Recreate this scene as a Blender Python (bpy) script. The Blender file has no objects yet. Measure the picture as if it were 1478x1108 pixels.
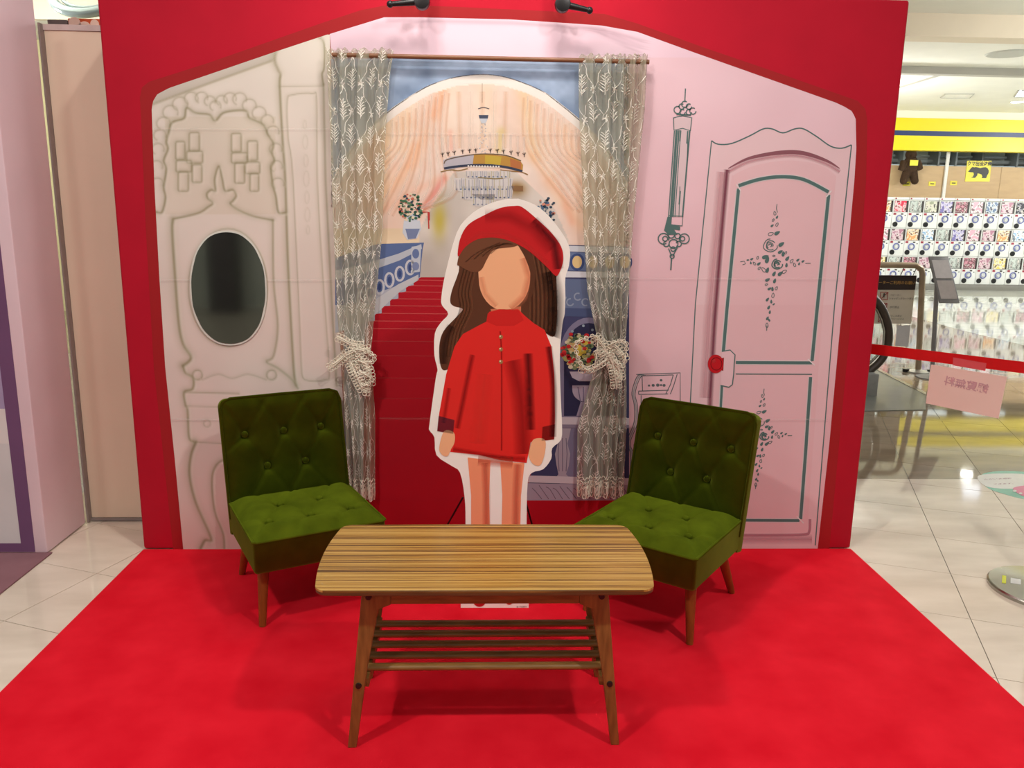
import bpy, bmesh, math, random
import numpy as np
from mathutils import Vector, Matrix
from mathutils.geometry import tessellate_polygon
random.seed(7); rng = np.random.default_rng(5)
scene = bpy.context.scene
C = scene.collection
PI = math.pi

# ------------------------------------------------------------------ camera
FPX, PITCH, YAW, ROLL = 1165.04, 0.208533, 0.039838, 0.0153265
CAM = Vector((-0.104232, -3.323056, 1.45))
fw = Vector((math.sin(YAW)*math.cos(PITCH), math.cos(YAW)*math.cos(PITCH), -math.sin(PITCH)))
r0 = Vector((math.cos(YAW), -math.sin(YAW), 0)); u0 = r0.cross(fw)
rt = r0*math.cos(ROLL) + u0*math.sin(ROLL); up = -r0*math.sin(ROLL) + u0*math.cos(ROLL)
cam_data = bpy.data.cameras.new('camera'); cam = bpy.data.objects.new('camera', cam_data); C.objects.link(cam)
cam_data.sensor_width = 36; cam_data.sensor_fit = 'HORIZONTAL'; cam_data.lens = FPX/1478*36; cam_data.clip_end = 100
cam.matrix_world = Matrix(((rt.x, up.x, -fw.x, CAM.x), (rt.y, up.y, -fw.y, CAM.y), (rt.z, up.z, -fw.z, CAM.z), (0, 0, 0, 1)))
scene.camera = cam

# ------------------------------------------------------------------ world, exposure, lights
vs = scene.view_settings
scene.display_settings.display_device = 'sRGB'
vs.view_transform = 'Standard'; vs.look = 'None'; vs.gamma = 1; vs.use_curve_mapping = False
vs.exposure = 0.15
world = bpy.data.worlds.new('hall_ambient'); scene.world = world; world.use_nodes = True
bg = world.node_tree.nodes['Background']; bg.inputs[0].default_value = (1.0, 0.97, 0.92, 1); bg.inputs[1].default_value = 0.30

def ray(x, y):
    return fw + rt*((x-739)/FPX) - up*((y-554)/FPX)
def onY(x, y, Y=0.0):
    d = ray(x, y); return CAM + d*((Y-CAM.y)/d.y)
def onZ(x, y, Z=0.0):
    d = ray(x, y); return CAM + d*((Z-CAM.z)/d.z)
def toPx(p):
    d = Vector(p)-CAM; z = d.dot(fw)
    return 739+FPX*d.dot(rt)/z, 554-FPX*d.dot(up)/z

def area_light(name, loc, target, size, power, col=(1, .95, .88), spread=PI):
    l = bpy.data.lights.new(name, 'AREA'); l.shape = 'DISK'; l.size = size; l.energy = power; l.color = col; l.spread = spread
    o = bpy.data.objects.new(name, l); C.objects.link(o); o.location = loc
    o.rotation_euler = (Vector(target)-Vector(loc)).to_track_quat('-Z', 'Y').to_euler()
    return o
CEIL_NEAR = 3.86
KEY = [(-1.75, -3.0, 3.8), (1.55, -3.0, 3.8), (-0.1, -1.35, 4.1)]
for k, q in enumerate(KEY):
    area_light('ceiling_spotlight_light', q, (-0.1 + q[0]*.25, -0.9, 0), .22, (27, 27, 44)[k], (1, .94, .86), 2.2)

# ------------------------------------------------------------------ helpers
def lin(c):
    c = c/255.0
    return c/12.92 if c <= .04045 else ((c+.055)/1.055)**2.4
def L3(rgb, k=1.0): return tuple(min(.95, lin(v)*k) for v in rgb)
def linA(a):
    a = np.clip(np.asarray(a, float), 0, 255)/255
    return np.where(a <= .04045, a/12.92, ((a+.055)/1.055)**2.4)

MATS = {}
def mat(name, rgb, rough=.5, var=.12, scale=30, bump=0.0, bscale=200, metal=0.0, spec=.5, sheen=0, sheen_tint=None, coat=0, stretch=(1, 1, 1), rgb2=None, emit=0, trans=0, alpha=1):
    if name in MATS: return MATS[name]
    m = bpy.data.materials.new(name); m.use_nodes = True; nt = m.node_tree; N = nt.nodes; K = nt.links
    b = N['Principled BSDF']
    tc = N.new('ShaderNodeTexCoord'); mp = N.new('ShaderNodeMapping'); mp.inputs['Scale'].default_value = stretch
    K.new(tc.outputs['Object'], mp.inputs[0])
    nz = N.new('ShaderNodeTexNoise'); nz.inputs['Scale'].default_value = scale; nz.inputs['Detail'].default_value = 4
    K.new(mp.outputs[0], nz.inputs['Vector'])
    cr = N.new('ShaderNodeValToRGB')
    c = L3(rgb); c2 = L3(rgb2) if rgb2 else c
    cr.color_ramp.elements[0].position = .3; cr.color_ramp.elements[1].position = .7
    cr.color_ramp.elements[0].color = (*[v*(1-var) for v in c], 1); cr.color_ramp.elements[1].color = (*[min(1, v*(1+var)) for v in c2], 1)
    K.new(nz.outputs[0], cr.inputs[0]); K.new(cr.outputs[0], b.inputs['Base Color'])
    b.inputs['Roughness'].default_value = rough; b.inputs['Metallic'].default_value = metal
    b.inputs['Specular IOR Level'].default_value = spec
    if coat: b.inputs['Coat Weight'].default_value = coat; b.inputs['Coat Roughness'].default_value = .1
    if sheen:
        b.inputs['Sheen Weight'].default_value = sheen; b.inputs['Sheen Roughness'].default_value = .35
        b.inputs['Sheen Tint'].default_value = (*L3(sheen_tint or rgb), 1)
    if bump:
        n2 = N.new('ShaderNodeTexNoise'); n2.inputs['Scale'].default_value = bscale; n2.inputs['Detail'].default_value = 3
        K.new(mp.outputs[0], n2.inputs['Vector'])
        bp = N.new('ShaderNodeBump'); bp.inputs['Strength'].default_value = bump; bp.inputs['Distance'].default_value = .01
        K.new(n2.outputs[0], bp.inputs['Height']); K.new(bp.outputs[0], b.inputs['Normal'])
    if emit:
        K.new(cr.outputs[0], b.inputs['Emission Color']); b.inputs['Emission Strength'].default_value = emit
    if trans: b.inputs['Transmission Weight'].default_value = trans
    if alpha < 1: b.inputs['Alpha'].default_value = alpha
    MATS[name] = m
    return m

ROOTM = {}
def props(o, label=None, cat=None, group=None, kind=None):
    if label: o['label'] = label
    if cat: o['category'] = cat
    if group: o['group'] = group
    if kind: o['kind'] = kind
    return o
def thing(name, loc, label, cat, group=None, rz=0, kind=None):
    o = bpy.data.objects.new(name, None); C.objects.link(o); o.empty_display_size = .1
    o.location = loc; o.rotation_euler = (0, 0, rz)
    ROOTM[o.name] = Matrix.Translation(Vector(loc)) @ Matrix.Rotation(rz, 4, 'Z')
    return props(o, label, cat, group, kind)

class MB:
    def __init__(s): s.v = []; s.f = []; s.c = []
    def add(s, vs, fs, col=None):
        n = len(s.v); s.v += [tuple(v) for v in vs]; s.f += [tuple(i+n for i in f) for f in fs]
        if col is not None: s.c += [col]*len(vs) if not isinstance(col, list) else col
        return s
    def box(s, a, b):
        x0, y0, z0 = a; x1, y1, z1 = b
        return s.add([(x0,y0,z0),(x1,y0,z0),(x1,y1,z0),(x0,y1,z0),(x0,y0,z1),(x1,y0,z1),(x1,y1,z1),(x0,y1,z1)],
                     [(0,3,2,1),(4,5,6,7),(0,1,5,4),(1,2,6,5),(2,3,7,6),(3,0,4,7)])
    def hexa(s, p):   # 8 points bottom 4 then top 4
        return s.add(p, [(0,3,2,1),(4,5,6,7),(0,1,5,4),(1,2,6,5),(2,3,7,6),(3,0,4,7)])
    def cyl(s, a, b, ra, rb=None, n=14, caps=True):
        rb = ra if rb is None else rb; a = Vector(a); b = Vector(b); d = (b-a).normalized()
        x = d.orthogonal().normalized(); y = d.cross(x)
        vs = [a+(x*math.cos(t)+y*math.sin(t))*ra for t in [2*PI*i/n for i in range(n)]] + [b+(x*math.cos(t)+y*math.sin(t))*rb for t in [2*PI*i/n for i in range(n)]]
        fs = [(i, (i+1) % n, n+(i+1) % n, n+i) for i in range(n)]
        if caps: fs += [tuple(range(n-1, -1, -1)), tuple(range(n, 2*n))]
        return s.add(vs, fs)
    def tube(s, pts, r, n=8, closed=False):
        pts = [Vector(p) for p in pts]; m = len(pts); vs = []; fs = []; prev = None
        for i, p in enumerate(pts):
            if closed: d = pts[(i+1) % m]-pts[i-1]
            else: d = pts[min(i+1, m-1)]-pts[max(i-1, 0)]
            d = d.normalized() if d.length > 1e-9 else Vector((0, 0, 1))
            x = prev - d*prev.dot(d) if prev else d.orthogonal()
            x = x.normalized() if x.length > 1e-6 else d.orthogonal().normalized()
            prev = x; y = d.cross(x); rr = r[i] if isinstance(r, (list, tuple)) else r
            vs += [p+(x*math.cos(2*PI*k/n)+y*math.sin(2*PI*k/n))*rr for k in range(n)]
        for i in range(m if closed else m-1):
            for k in range(n):
                a = i*n+k; b = i*n+(k+1) % n; c = ((i+1) % m)*n+(k+1) % n; d = ((i+1) % m)*n+k
                fs.append((a, b, c, d))
        if not closed: fs += [tuple(range(n-1, -1, -1)), tuple(range((m-1)*n, m*n))]
        return s.add(vs, fs)
    def lathe(s, prof, c=(0, 0, 0), n=24):
        vs = []; fs = []; m = len(prof)
        for (r, z) in prof:
            vs += [(c[0]+r*math.cos(2*PI*k/n), c[1]+r*math.sin(2*PI*k/n), c[2]+z) for k in range(n)]
        for i in range(m-1):
            for k in range(n): fs.append((i*n+k, i*n+(k+1) % n, (i+1)*n+(k+1) % n, (i+1)*n+k))
        fs += [tuple(range(n-1, -1, -1)), tuple(range((m-1)*n, m*n))]
        return s.add(vs, fs)
    def ball(s, c, r, n=12, m=8, sc=(1, 1, 1)):
        vs = []; fs = []
        for i in range(m+1):
            t = PI*i/m
            for k in range(n): vs.append((c[0]+r*sc[0]*math.sin(t)*math.cos(2*PI*k/n), c[1]+r*sc[1]*math.sin(t)*math.sin(2*PI*k/n), c[2]-r*sc[2]*math.cos(t)))
        for i in range(m):
            for k in range(n): fs.append((i*n+k, i*n+(k+1) % n, (i+1)*n+(k+1) % n, (i+1)*n+k))
        return s.add(vs, fs)
    def prism(s, poly, d):     # poly: planar 3D loop, d: extrusion vector
        n = len(poly); d = Vector(d); P = [Vector(p) for p in poly]
        tris = tessellate_polygon([P])
        vs = P+[p+d for p in P]
        fs = [tuple(t) for t in tris]+[tuple(n+i for i in reversed(t)) for t in tris]+[(i, (i+1) % n, n+(i+1) % n, n+i) for i in range(n)]
        return s.add(vs, fs)
    def build(s, name, material, parent=None, world=True, smooth=False, bevel=0, seg=2, weld=False):
        me = bpy.data.meshes.new(name); vs = s.v
        if parent is not None and world:
            top = parent
            while top.parent: top = top.parent
            if top.name in ROOTM:
                inv = ROOTM[top.name].inverted(); vs = [inv @ Vector(v) for v in vs]
        me.from_pydata([tuple(v) for v in vs], [], s.f)
        if s.c:
            at = me.color_attributes.new('Col', 'FLOAT_COLOR', 'POINT')
            at.data.foreach_set('color', np.asarray(s.c, dtype=np.float32).ravel())
        bm = bmesh.new(); bm.from_mesh(me)
        if weld: bmesh.ops.remove_doubles(bm, verts=bm.verts, dist=1e-5)
        if not s.c: bmesh.ops.recalc_face_normals(bm, faces=bm.faces)
        if bevel:
            ed = [e for e in bm.edges if len(e.link_faces) == 2 and e.calc_face_angle(0) > .5]
            bmesh.ops.bevel(bm, geom=ed, offset=bevel, segments=seg, profile=.5, affect='EDGES', clamp_overlap=True)
        bm.to_mesh(me); bm.free()
        if smooth:
            for p in me.polygons: p.use_smooth = True
        if smooth or bevel:
            me.set_sharp_from_angle(angle=.7)
            for p in me.polygons: p.use_smooth = True
        o = bpy.data.objects.new(name, me); C.objects.link(o)
        if material: me.materials.append(material)
        if parent is not None: o.parent = parent
        return o

def copy_tree(o, parent=None):
    c = o.copy(); C.objects.link(c); c.parent = parent
    for ch in list(o.children): copy_tree(ch, c)
    return c
def struct(o): o['kind'] = 'structure'; return o

def text_mb(body, org, ex, ey, size, mirror=False, align='CENTER', bold=0.0, lift=(0, 0, 0), squeeze=1):
    cu = bpy.data.curves.new('lettering', 'FONT'); cu.body = body; cu.size = 1; cu.align_x = align; cu.align_y = 'CENTER'; cu.offset = bold; cu.resolution_u = 2
    o = bpy.data.objects.new('lettering', cu); C.objects.link(o)
    dg = bpy.context.evaluated_depsgraph_get(); me = bpy.data.meshes.new_from_object(o.evaluated_get(dg))
    org = Vector(org); ex = Vector(ex).normalized(); ey = Vector(ey).normalized(); lift = Vector(lift); s = -1 if mirror else 1
    mb = MB(); mb.add([org+lift+ex*(v.co.x*size*s*squeeze)+ey*(v.co.y*size) for v in me.vertices], [tuple(p.vertices) for p in me.polygons])
    bpy.data.objects.remove(o); bpy.data.meshes.remove(me); bpy.data.curves.remove(cu)
    return mb

# ------------------------------------------------------------------ print ink: one procedural fabric-print material, colour per vertex
def ink_material(name, rough=.62, bump=.12):
    m = bpy.data.materials.new(name); m.use_nodes = True; nt = m.node_tree; N = nt.nodes; K = nt.links
    b = N['Principled BSDF']; b.inputs['Roughness'].default_value = rough; b.inputs['Specular IOR Level'].default_value = .25
    at = N.new('ShaderNodeAttribute'); at.attribute_name = 'Col'
    tc = N.new('ShaderNodeTexCoord')
    nz = N.new('ShaderNodeTexNoise'); nz.inputs['Scale'].default_value = 2.2; nz.inputs['Detail'].default_value = 2
    K.new(tc.outputs['Object'], nz.inputs[0])
    wv = N.new('ShaderNodeTexNoise'); wv.inputs['Scale'].default_value = 500
    K.new(tc.outputs['Object'], wv.inputs[0])
    ad = N.new('ShaderNodeMath'); ad.operation = 'MULTIPLY_ADD'; ad.inputs[1].default_value = .02
    K.new(wv.outputs[0], ad.inputs[0]); K.new(nz.outputs[0], ad.inputs[2])
    bp = N.new('ShaderNodeBump'); bp.inputs['Strength'].default_value = bump; bp.inputs['Distance'].default_value = .08
    K.new(ad.outputs[0], bp.inputs['Height']); K.new(bp.outputs[0], b.inputs['Normal'])
    K.new(at.outputs['Color'], b.inputs['Base Color'])
    K.new(at.outputs['Alpha'], b.inputs['Alpha'])
    return m
INK = ink_material('fabric_print'); BOARD_INK = ink_material('board_print', .35, .0)
STEP = .00022
class Print:
    """flat print on a plane y = Y; coordinates given as points of the picture plane"""
    def __init__(s, layer, Y=0.0, gain=1.0): s.mb = MB(); s.l = layer; s.Y = Y; s.g = gain
    def pt(s, x, y, l): return onY(x, y, s.Y-.0006-STEP*l)
    def col(s, c, a=1.0): return tuple(min(.92, lin(v)*s.g) for v in c[:3])+(a,)
    def poly(s, pts, c, a=1.0, l=0):
        P = [s.pt(x, y, s.l+l) for x, y in pts]
        s.mb.add(P, [tuple(reversed(t)) if False else tuple(t) for t in tessellate_polygon([P])], s.col(c, a)); return s
    def ell(s, cx, cy, rx, ry, c, a=1.0, l=0, rot=0, n=20, soft=False):
        pts = [(cx+rx*math.cos(t)*math.cos(rot)-ry*math.sin(t)*math.sin(rot), cy+rx*math.cos(t)*math.sin(rot)+ry*math.sin(t)*math.cos(rot)) for t in [2*PI*i/n for i in range(n)]]
        if not soft: return s.poly(pts, c, a, l)
        P = [s.pt(cx, cy, s.l+l)]+[s.pt(cx+(x-cx)*.5, cy+(y-cy)*.5, s.l+l) for x, y in pts]+[s.pt(x, y, s.l+l) for x, y in pts]
        f = [(0, 1+i, 1+(i+1) % n) for i in range(n)]+[(1+i, n+1+i, n+1+(i+1) % n, 1+(i+1) % n) for i in range(n)]
        s.mb.add(P, f, [s.col(c, a)]+[s.col(c, a*.8)]*n+[s.col(c, 0)]*n); return s
    def line(s, pts, w, c, a=1.0, l=0, soft=False, closed=False, taper=False):
        pts = [Vector((x, y)) for x, y in pts]; n = len(pts); rows = []
        for i, p in enumerate(pts):
            d = (pts[(i+1) % n]-pts[i-1]) if closed else pts[min(i+1, n-1)]-pts[max(i-1, 0)]
            d = d.normalized() if d.length > 0 else Vector((1, 0)); q = Vector((-d.y, d.x))
            ww = w*(.15+.85*math.sin(PI*(i+.3)/(n-.4))) if taper else w
            offs = (-1, 0, 1) if soft else (-.5, .5)
            rows.append([s.pt(*(p+q*ww*o), s.l+l) for o in offs])
        k = len(rows[0]); vs = [p for r in rows for p in r]; fs = []
        for i in range(n if closed else n-1):
            for j in range(k-1):
                a0 = i*k+j; b0 = ((i+1) % n)*k+j; fs.append((a0, b0, b0+1, a0+1))
        cols = ([s.col(c, 0), s.col(c, a), s.col(c, 0)] if soft else [s.col(c, a)]*2)*n
        s.mb.add(vs, fs, cols); return s
    def curve(s, pts, w, c, a=1.0, l=0, soft=False, closed=False, taper=False, k=5):
        return s.line(smooth_path(pts, k, closed), w, c, a, l, soft, closed, taper)
    def scan(s, ys, left, right, nx, fcol, l=0, dens=None):
        rows = []; X = []; Yy = []
        for y in ys:
            x0, x1 = left(y), right(y)
            for i in range(nx+1):
                x = x0+(x1-x0)*i/nx; X.append(x); Yy.append(y)
        X = np.array(X); Yy = np.array(Yy); cols = fcol(X, Yy)
        cl = np.clip(linA(cols)*s.g, 0, .92); cl = np.c_[cl, np.ones(len(cl))]
        vs = [s.pt(x, y, s.l+l) for x, y in zip(X, Yy)]; n = nx+1
        fs = [(r*n+i, r*n+i+1, (r+1)*n+i+1, (r+1)*n+i) for r in range(len(ys)-1) for i in range(nx)]
        s.mb.add(vs, fs, [tuple(q) for q in cl]); return s
    def build(s, name, parent, m=None, label=None):
        o = s.mb.build(name, m or INK, parent)
        if label: o['label'] = label
        return o
def smooth_path(pts, k=5, closed=False):
    P = [Vector(p) for p in pts]; n = len(P); out = []
    for i in range(n if closed else n-1):
        p0 = P[(i-1) % n] if closed else P[max(i-1, 0)]; p1 = P[i]; p2 = P[(i+1) % n]; p3 = P[(i+2) % n] if closed else P[min(i+2, n-1)]
        for j in range(k):
            t = j/k
            out.append(((p1*2)+(p2-p0)*t+(p0*2-p1*5+p2*4-p3)*t*t+(p1*3-p0-p2*3+p3)*t**3)*.5)
    if not closed: out.append(P[-1])
    return [tuple(p) for p in out]
def dpl(X, Y, pts):
    best = np.full(X.shape, 1e9)
    for (x0, y0), (x1, y1) in zip(pts[:-1], pts[1:]):
        dx, dy = x1-x0, y1-y0; q = dx*dx+dy*dy+1e-9
        t = np.clip(((X-x0)*dx+(Y-y0)*dy)/q, 0, 1)
        best = np.minimum(best, (X-x0-t*dx)**2+(Y-y0-t*dy)**2)
    return np.sqrt(best)
def interp(pts):
    ys = [p[1] for p in pts]; xs = [p[0] for p in pts]
    return lambda y: float(np.interp(y, ys, xs))
def vnoise(X, Y, s, seed=0):
    r = np.random.default_rng(seed); g = r.random((64, 64)); x = X/s; y = Y/s
    xi = np.floor(x).astype(int); yi = np.floor(y).astype(int); fx = x-xi; fy = y-yi
    fx = fx*fx*(3-2*fx); fy = fy*fy*(3-2*fy)
    G = lambda a, b: g[a % 64, b % 64]
    return (G(xi, yi)*(1-fx)+G(xi+1, yi)*fx)*(1-fy)+(G(xi, yi+1)*(1-fx)+G(xi+1, yi+1)*fx)*fy

# ------------------------------------------------------------------ floor: tiled hall floor
TA = 0.365555; EA = Vector((math.sin(TA), math.cos(TA))); EB = Vector((math.cos(TA), -math.sin(TA)))
TBo, TAo, TS_B, TS_A = 1.8350, 1.2640, 0.4116, 0.4137
ZONE_Y = 0.985
def floor_material(name, rgb, rgb2, rough, grout=True):
    m = mat(name, rgb, rough, .05, 2.5, .0, 30, spec=.6, rgb2=rgb2, stretch=(1, 3, 1))
    if not grout: return m
    nt = m.node_tree; N = nt.nodes; K = nt.links; b = N['Principled BSDF']; src = b.inputs['Base Color'].links[0].from_socket
    tc = N.new('ShaderNodeTexCoord'); sep = None
    def coord(e, o, s):
        d = N.new('ShaderNodeVectorMath'); d.operation = 'DOT_PRODUCT'; d.inputs[1].default_value = (e.x, e.y, 0); K.new(tc.outputs['Object'], d.inputs[0])
        a = N.new('ShaderNodeMath'); a.operation = 'SUBTRACT'; a.inputs[1].default_value = o-50*s; K.new(d.outputs['Value'], a.inputs[0])
        dv = N.new('ShaderNodeMath'); dv.operation = 'DIVIDE'; dv.inputs[1].default_value = s; K.new(a.outputs[0], dv.inputs[0])
        f = N.new('ShaderNodeMath'); f.operation = 'PINGPONG'; f.inputs[1].default_value = .5; K.new(dv.outputs[0], f.inputs[0])
        return f
    a = coord(EB, TBo, TS_B); c = coord(EA, TAo, TS_A)
    mn = N.new('ShaderNodeMath'); mn.operation = 'MINIMUM'; K.new(a.outputs[0], mn.inputs[0]); K.new(c.outputs[0], mn.inputs[1])
    gt = N.new('ShaderNodeMath'); gt.operation = 'LESS_THAN'; gt.inputs[1].default_value = .006; K.new(mn.outputs[0], gt.inputs[0])
    mx = N.new('ShaderNodeMix'); mx.data_type = 'RGBA'; mx.inputs['B'].default_value = (*L3((92, 88, 80)), 1)
    K.new(gt.outputs[0], mx.inputs['Factor']); K.new(src, mx.inputs['A']); K.new(mx.outputs['Result'], b.inputs['Base Color'])
    return m
CREAM_T = floor_material('cream_porcelain_tile', (222, 206, 188), (232, 218, 202), .07, False)
BROWN_T = floor_material('taupe_polished_tile', (140, 126, 106), (156, 140, 118), .045, False)
PALE_F = floor_material('pale_polished_floor', (196, 200, 192), (206, 208, 200), .035, False)
GROUT = floor_material('tile_grout_bed', (150, 140, 126), (160, 150, 136), .3)
floor = struct(MB().box((-9, -9, -.06), (18, 16, -.004)).build('floor', GROUT))
def clip(poly, n, d):      # keep n.p <= d
    out = []
    for i in range(len(poly)):
        a = poly[i]; b = poly[(i+1) % len(poly)]; da = n.dot(a)-d; db = n.dot(b)-d
        if da <= 0: out.append(a)
        if da*db < 0: out.append(a+(b-a)*(da/(da-db)))
    return out
def tile_obj(poly, m):
    if len(poly) < 3: return
    ar = abs(sum(poly[i].x*poly[(i+1) % len(poly)].y-poly[(i+1) % len(poly)].x*poly[i].y for i in range(len(poly))))/2
    if ar < .002: return
    MB().prism([(q.x, q.y, -.004) for q in poly], (0, 0, .004)).build('tile', m, floor, world=False)
ntile = 0
for i in range(-40, 50):
    for j in range(-40, 50):
        b0 = TBo+i*TS_B+.0016; b1 = b0+TS_B-.0032; a0 = TAo+j*TS_A+.0016; a1 = a0+TS_A-.0032
        poly = [EB*b0+EA*a0, EB*b1+EA*a0, EB*b1+EA*a1, EB*b0+EA*a1]
        cen = EB*(b0+b1)/2+EA*(a0+a1)/2
        if not (-3.2 < cen.x < 8.2 and -2.0 < cen.y < 4.9): continue
        if -1.2 < cen.x < 1.2: continue
        if cen.x < -1 and (cen.y > .6 or cen.x < -2.3): continue
        if cen.x > 1 and cen.y > .3 and (cen.x < 1.1+cen.y*.55 or cen.x > 3.9+cen.y*1.05): continue
        if cen.x > 1 and cen.y <= .3 and cen.x > 4.2: continue
        near = clip(poly, Vector((0, 1)), ZONE_Y); far = clip(poly, Vector((0, -1)), -ZONE_Y)
        tile_obj(near, CREAM_T); tile_obj(far, BROWN_T); ntile += 1
print('tiles', ntile)
# pale polished floor further back, taupe floor around it
def flat(name, pts, z, m, th=.003):
    return MB().prism([(p[0], p[1], z) for p in pts], (0, 0, th)).build(name, m)
struct(flat('floor', [(2.5, 4.9), (18, 4.9), (18, 15), (-9, 15), (-9, 4.9)], -.004, BROWN_T))
pa = onZ(1300, 452); pb = onZ(1390, 477); pc = onZ(1478, 498); pd = onZ(1600, 527)
struct(flat('floor', [(5.0, pa.y+1.5), (pa.x, pa.y), (pb.x, pb.y), (pc.x, pc.y), (pd.x, pd.y), (17.5, pd.y), (17.5, 14.5), (5, 14.5)], -.001, PALE_F, .0012))

# red carpet
def carpet_material(name, rgb, rgb2):
    m = mat(name, rgb, .95, .06, 7, .35, 900, spec=.1, rgb2=rgb2, sheen=.15)
    return m
CARPET = carpet_material('red_needle_felt', (230, 16, 38), (234, 30, 48))
car = MB().box((-1.556, -3.0, 0), (1.556, -.001, .006)).build('carpet', CARPET, bevel=.002, seg=1)
props(car, 'bright red felt carpet under the table and the two chairs', 'carpet')
mau = MB().box((-4.6, -3.0, 0), (-1.925, -.03, .006)).build('carpet', mat('mauve_felt', (150, 108, 116), .95, .08, 8, .3, 900, spec=.1), bevel=.002, seg=1)
props(mau, 'dusty mauve carpet in front of the pink booth', 'carpet')
TOP = .006

# ceiling & hall
CEIL = mat('white_ceiling_board', (236, 236, 226), .9, .02, 3)
bk = onZ(1400, 62, 3.6)
struct(MB().box((-9, 2.6, CEIL_NEAR), (18, bk.y, CEIL_NEAR+.1)).build('ceiling', CEIL))
struct(MB().box((-9, bk.y, 3.6), (18, 16, 3.7)).build('ceiling', CEIL))
arc = [(-9+27*i/40, bk.y-.35*math.cos((i/40-.75)*2.2)) for i in range(41)]
mb = MB()
mb.prism([(x, y, 3.6) for x, y in arc]+[(18, bk.y-.001, 3.6), (-9, bk.y-.001, 3.6)], (0, 0, CEIL_NEAR-3.6))
struct(mb.build('trim_1', mat('bulkhead_beige', (222, 210, 188), .8, .02, 3)))
b2 = onZ(1400, 97, 3.6)
struct(MB().box((-9, b2.y, 3.5), (18, b2.y+.16, 3.6)).build('trim_2', mat('grey_beam', (176, 174, 164), .7, .03, 3)))
q = onZ(1303, 120, 3.6)
struct(MB().box((q.x-.05, b2.y+.16, 3.55), (q.x+.05, 15, 3.6)).build('trim_3', MATS['grey_beam']))
WALLM = mat('hall_wall_paint', (176, 178, 168), .8, .04, 2)
struct(MB().box((-9, -9.2, 0), (18, -9, 4.6)).build('wall_back', WALLM))
struct(MB().box((-9, 15.6, 0), (18, 15.8, 3.7)).build('wall_front', mat('pale_store_wall', (206, 212, 208), .8, .03, 2)))
struct(MB().box((17.8, -9, 0), (18, 16, 3.9)).build('wall_right', mat('pale_store_wall', (206, 212, 208))))

# ------------------------------------------------------------------ the printed backdrop
BX = 1.556; BT = 2.285
backdrop = thing('photo_backdrop', (0, 0, 0), 'wide red fabric photo backdrop printed with a pink room, staircase and door', 'backdrop')
RED_F = mat('red_tension_fabric', (184, 16, 42), .75, .05, 5, .15, 700, spec=.2)
MB().box((-BX, 0, .004), (BX, .20, BT)).build('fabric_panel', RED_F, backdrop, bevel=.012, seg=3)

G = 0.92
outer = [(250,793),(236,660),(222,530),(211,340),(204,180),(202,140),(205,126),(215,118),(300,91),(380,63),(468,32),(520,15),(560,7),(650,9.5),(736,13.5),(872,20),(920,34),(1020,70),(1108,100),(1238,145.5),(1249,157),(1252,175),(1250,260),(1244,340),(1228,460),(1213,620),(1197,793)]
inner = [(264.6,793),(252,660),(238.5,530),(230,400),(223,270),(219,158),(221,146),(227,136),(244,127),(300,108),(395,75.5),(475,49),(520,36.5),(560,24),(736,28),(866,36.5),(920,46),(1000,75),(1070.6,100),(1209,149),(1228,158.5),(1235,170),(1236,215),(1233,262.5),(1224,360),(1213.6,460),(1197,640),(1180,793)]
pr = Print(0)
pr.poly(outer, (160, 24, 30)); pr.build('printed_border', backdrop)

# --- left: white ornamental cabinet print
inL = interp([(219,158),(221,147),(223,270),(230,400),(238.5,530),(252,660),(264.6,793)][0:1]+[(223,270),(230,400),(238.5,530),(252,660),(264.6,793)])
def topY(x): return float(np.interp(x, [p[0] for p in inner[5:22]], [p[1] for p in inner[5:22]]))
slopeTop = sorted([(p[1], p[0]) for p in inner[5:12]])
def cabL(y):
    if y < 158: return float(np.interp(y, [a for a, b in slopeTop], [b for a, b in slopeTop]))
    return float(np.interp(y, [158,270,400,530,660,793], [219,223,230,238.5,252,264.6]))
def cabR(y): return float(np.interp(y, [49, 300, 560, 722, 793], [476, 482, 494, 506, 512]))
def arcpts(cx, cy, rx, ry, a0, a1, n=10): return [(cx+rx*math.cos(math.radians(a0+(a1-a0)*i/n)), cy+ry*math.sin(math.radians(a0+(a1-a0)*i/n))) for i in range(n+1)]
def rrect(x0, y0, x1, y1, r=3): return arcpts(x1-r, y0+r, r, r, -90, 0, 4)+arcpts(x1-r, y1-r, r, r, 0, 90, 4)+arcpts(x0+r, y1-r, r, r, 90, 180, 4)+arcpts(x0+r, y0+r, r, r, 180, 270, 4)+[(x1-r, y0)]
def z1(x, y): return (200+.2437*x, .2437*y)
relief = []      # (points, width, strength)
relief.append(([(222,150),(300,121),(392,88)], 3.5, .5))
relief.append((smooth_path([(398,74),(397,88),(402,101),(405,108),(404,125),(408,200),(412,260),(416,382),(424,530),(428,556)]), 3.6, .85))
relief.append((smooth_path([(462,54),(468,64),(468,97),(465,107),(467,122)]), 2.6, .7))
relief.append(([(467,122),(470,260),(480,455),(486,556)], 2.6, .55))
relief.append(([(404,125),(467,124)], 1.6, .3))
relief.append((smooth_path([(435,530),(423,260),(416,200),(414.5,146),(422,137),(451,135),(457,146),(458,260),(466,400),(475,530),(470,548),(440,548),(435,530)], 4), 1.8, .42))
for cy, r in ((180,5),(205,8),(232,7),(258,9),(285,7),(310,8),(332,5)):
    relief.append((arcpts(440+(cy-180)*.03, cy, r*.45, r*1.25, 0, 360, 12), 1.5, .14))
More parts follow.
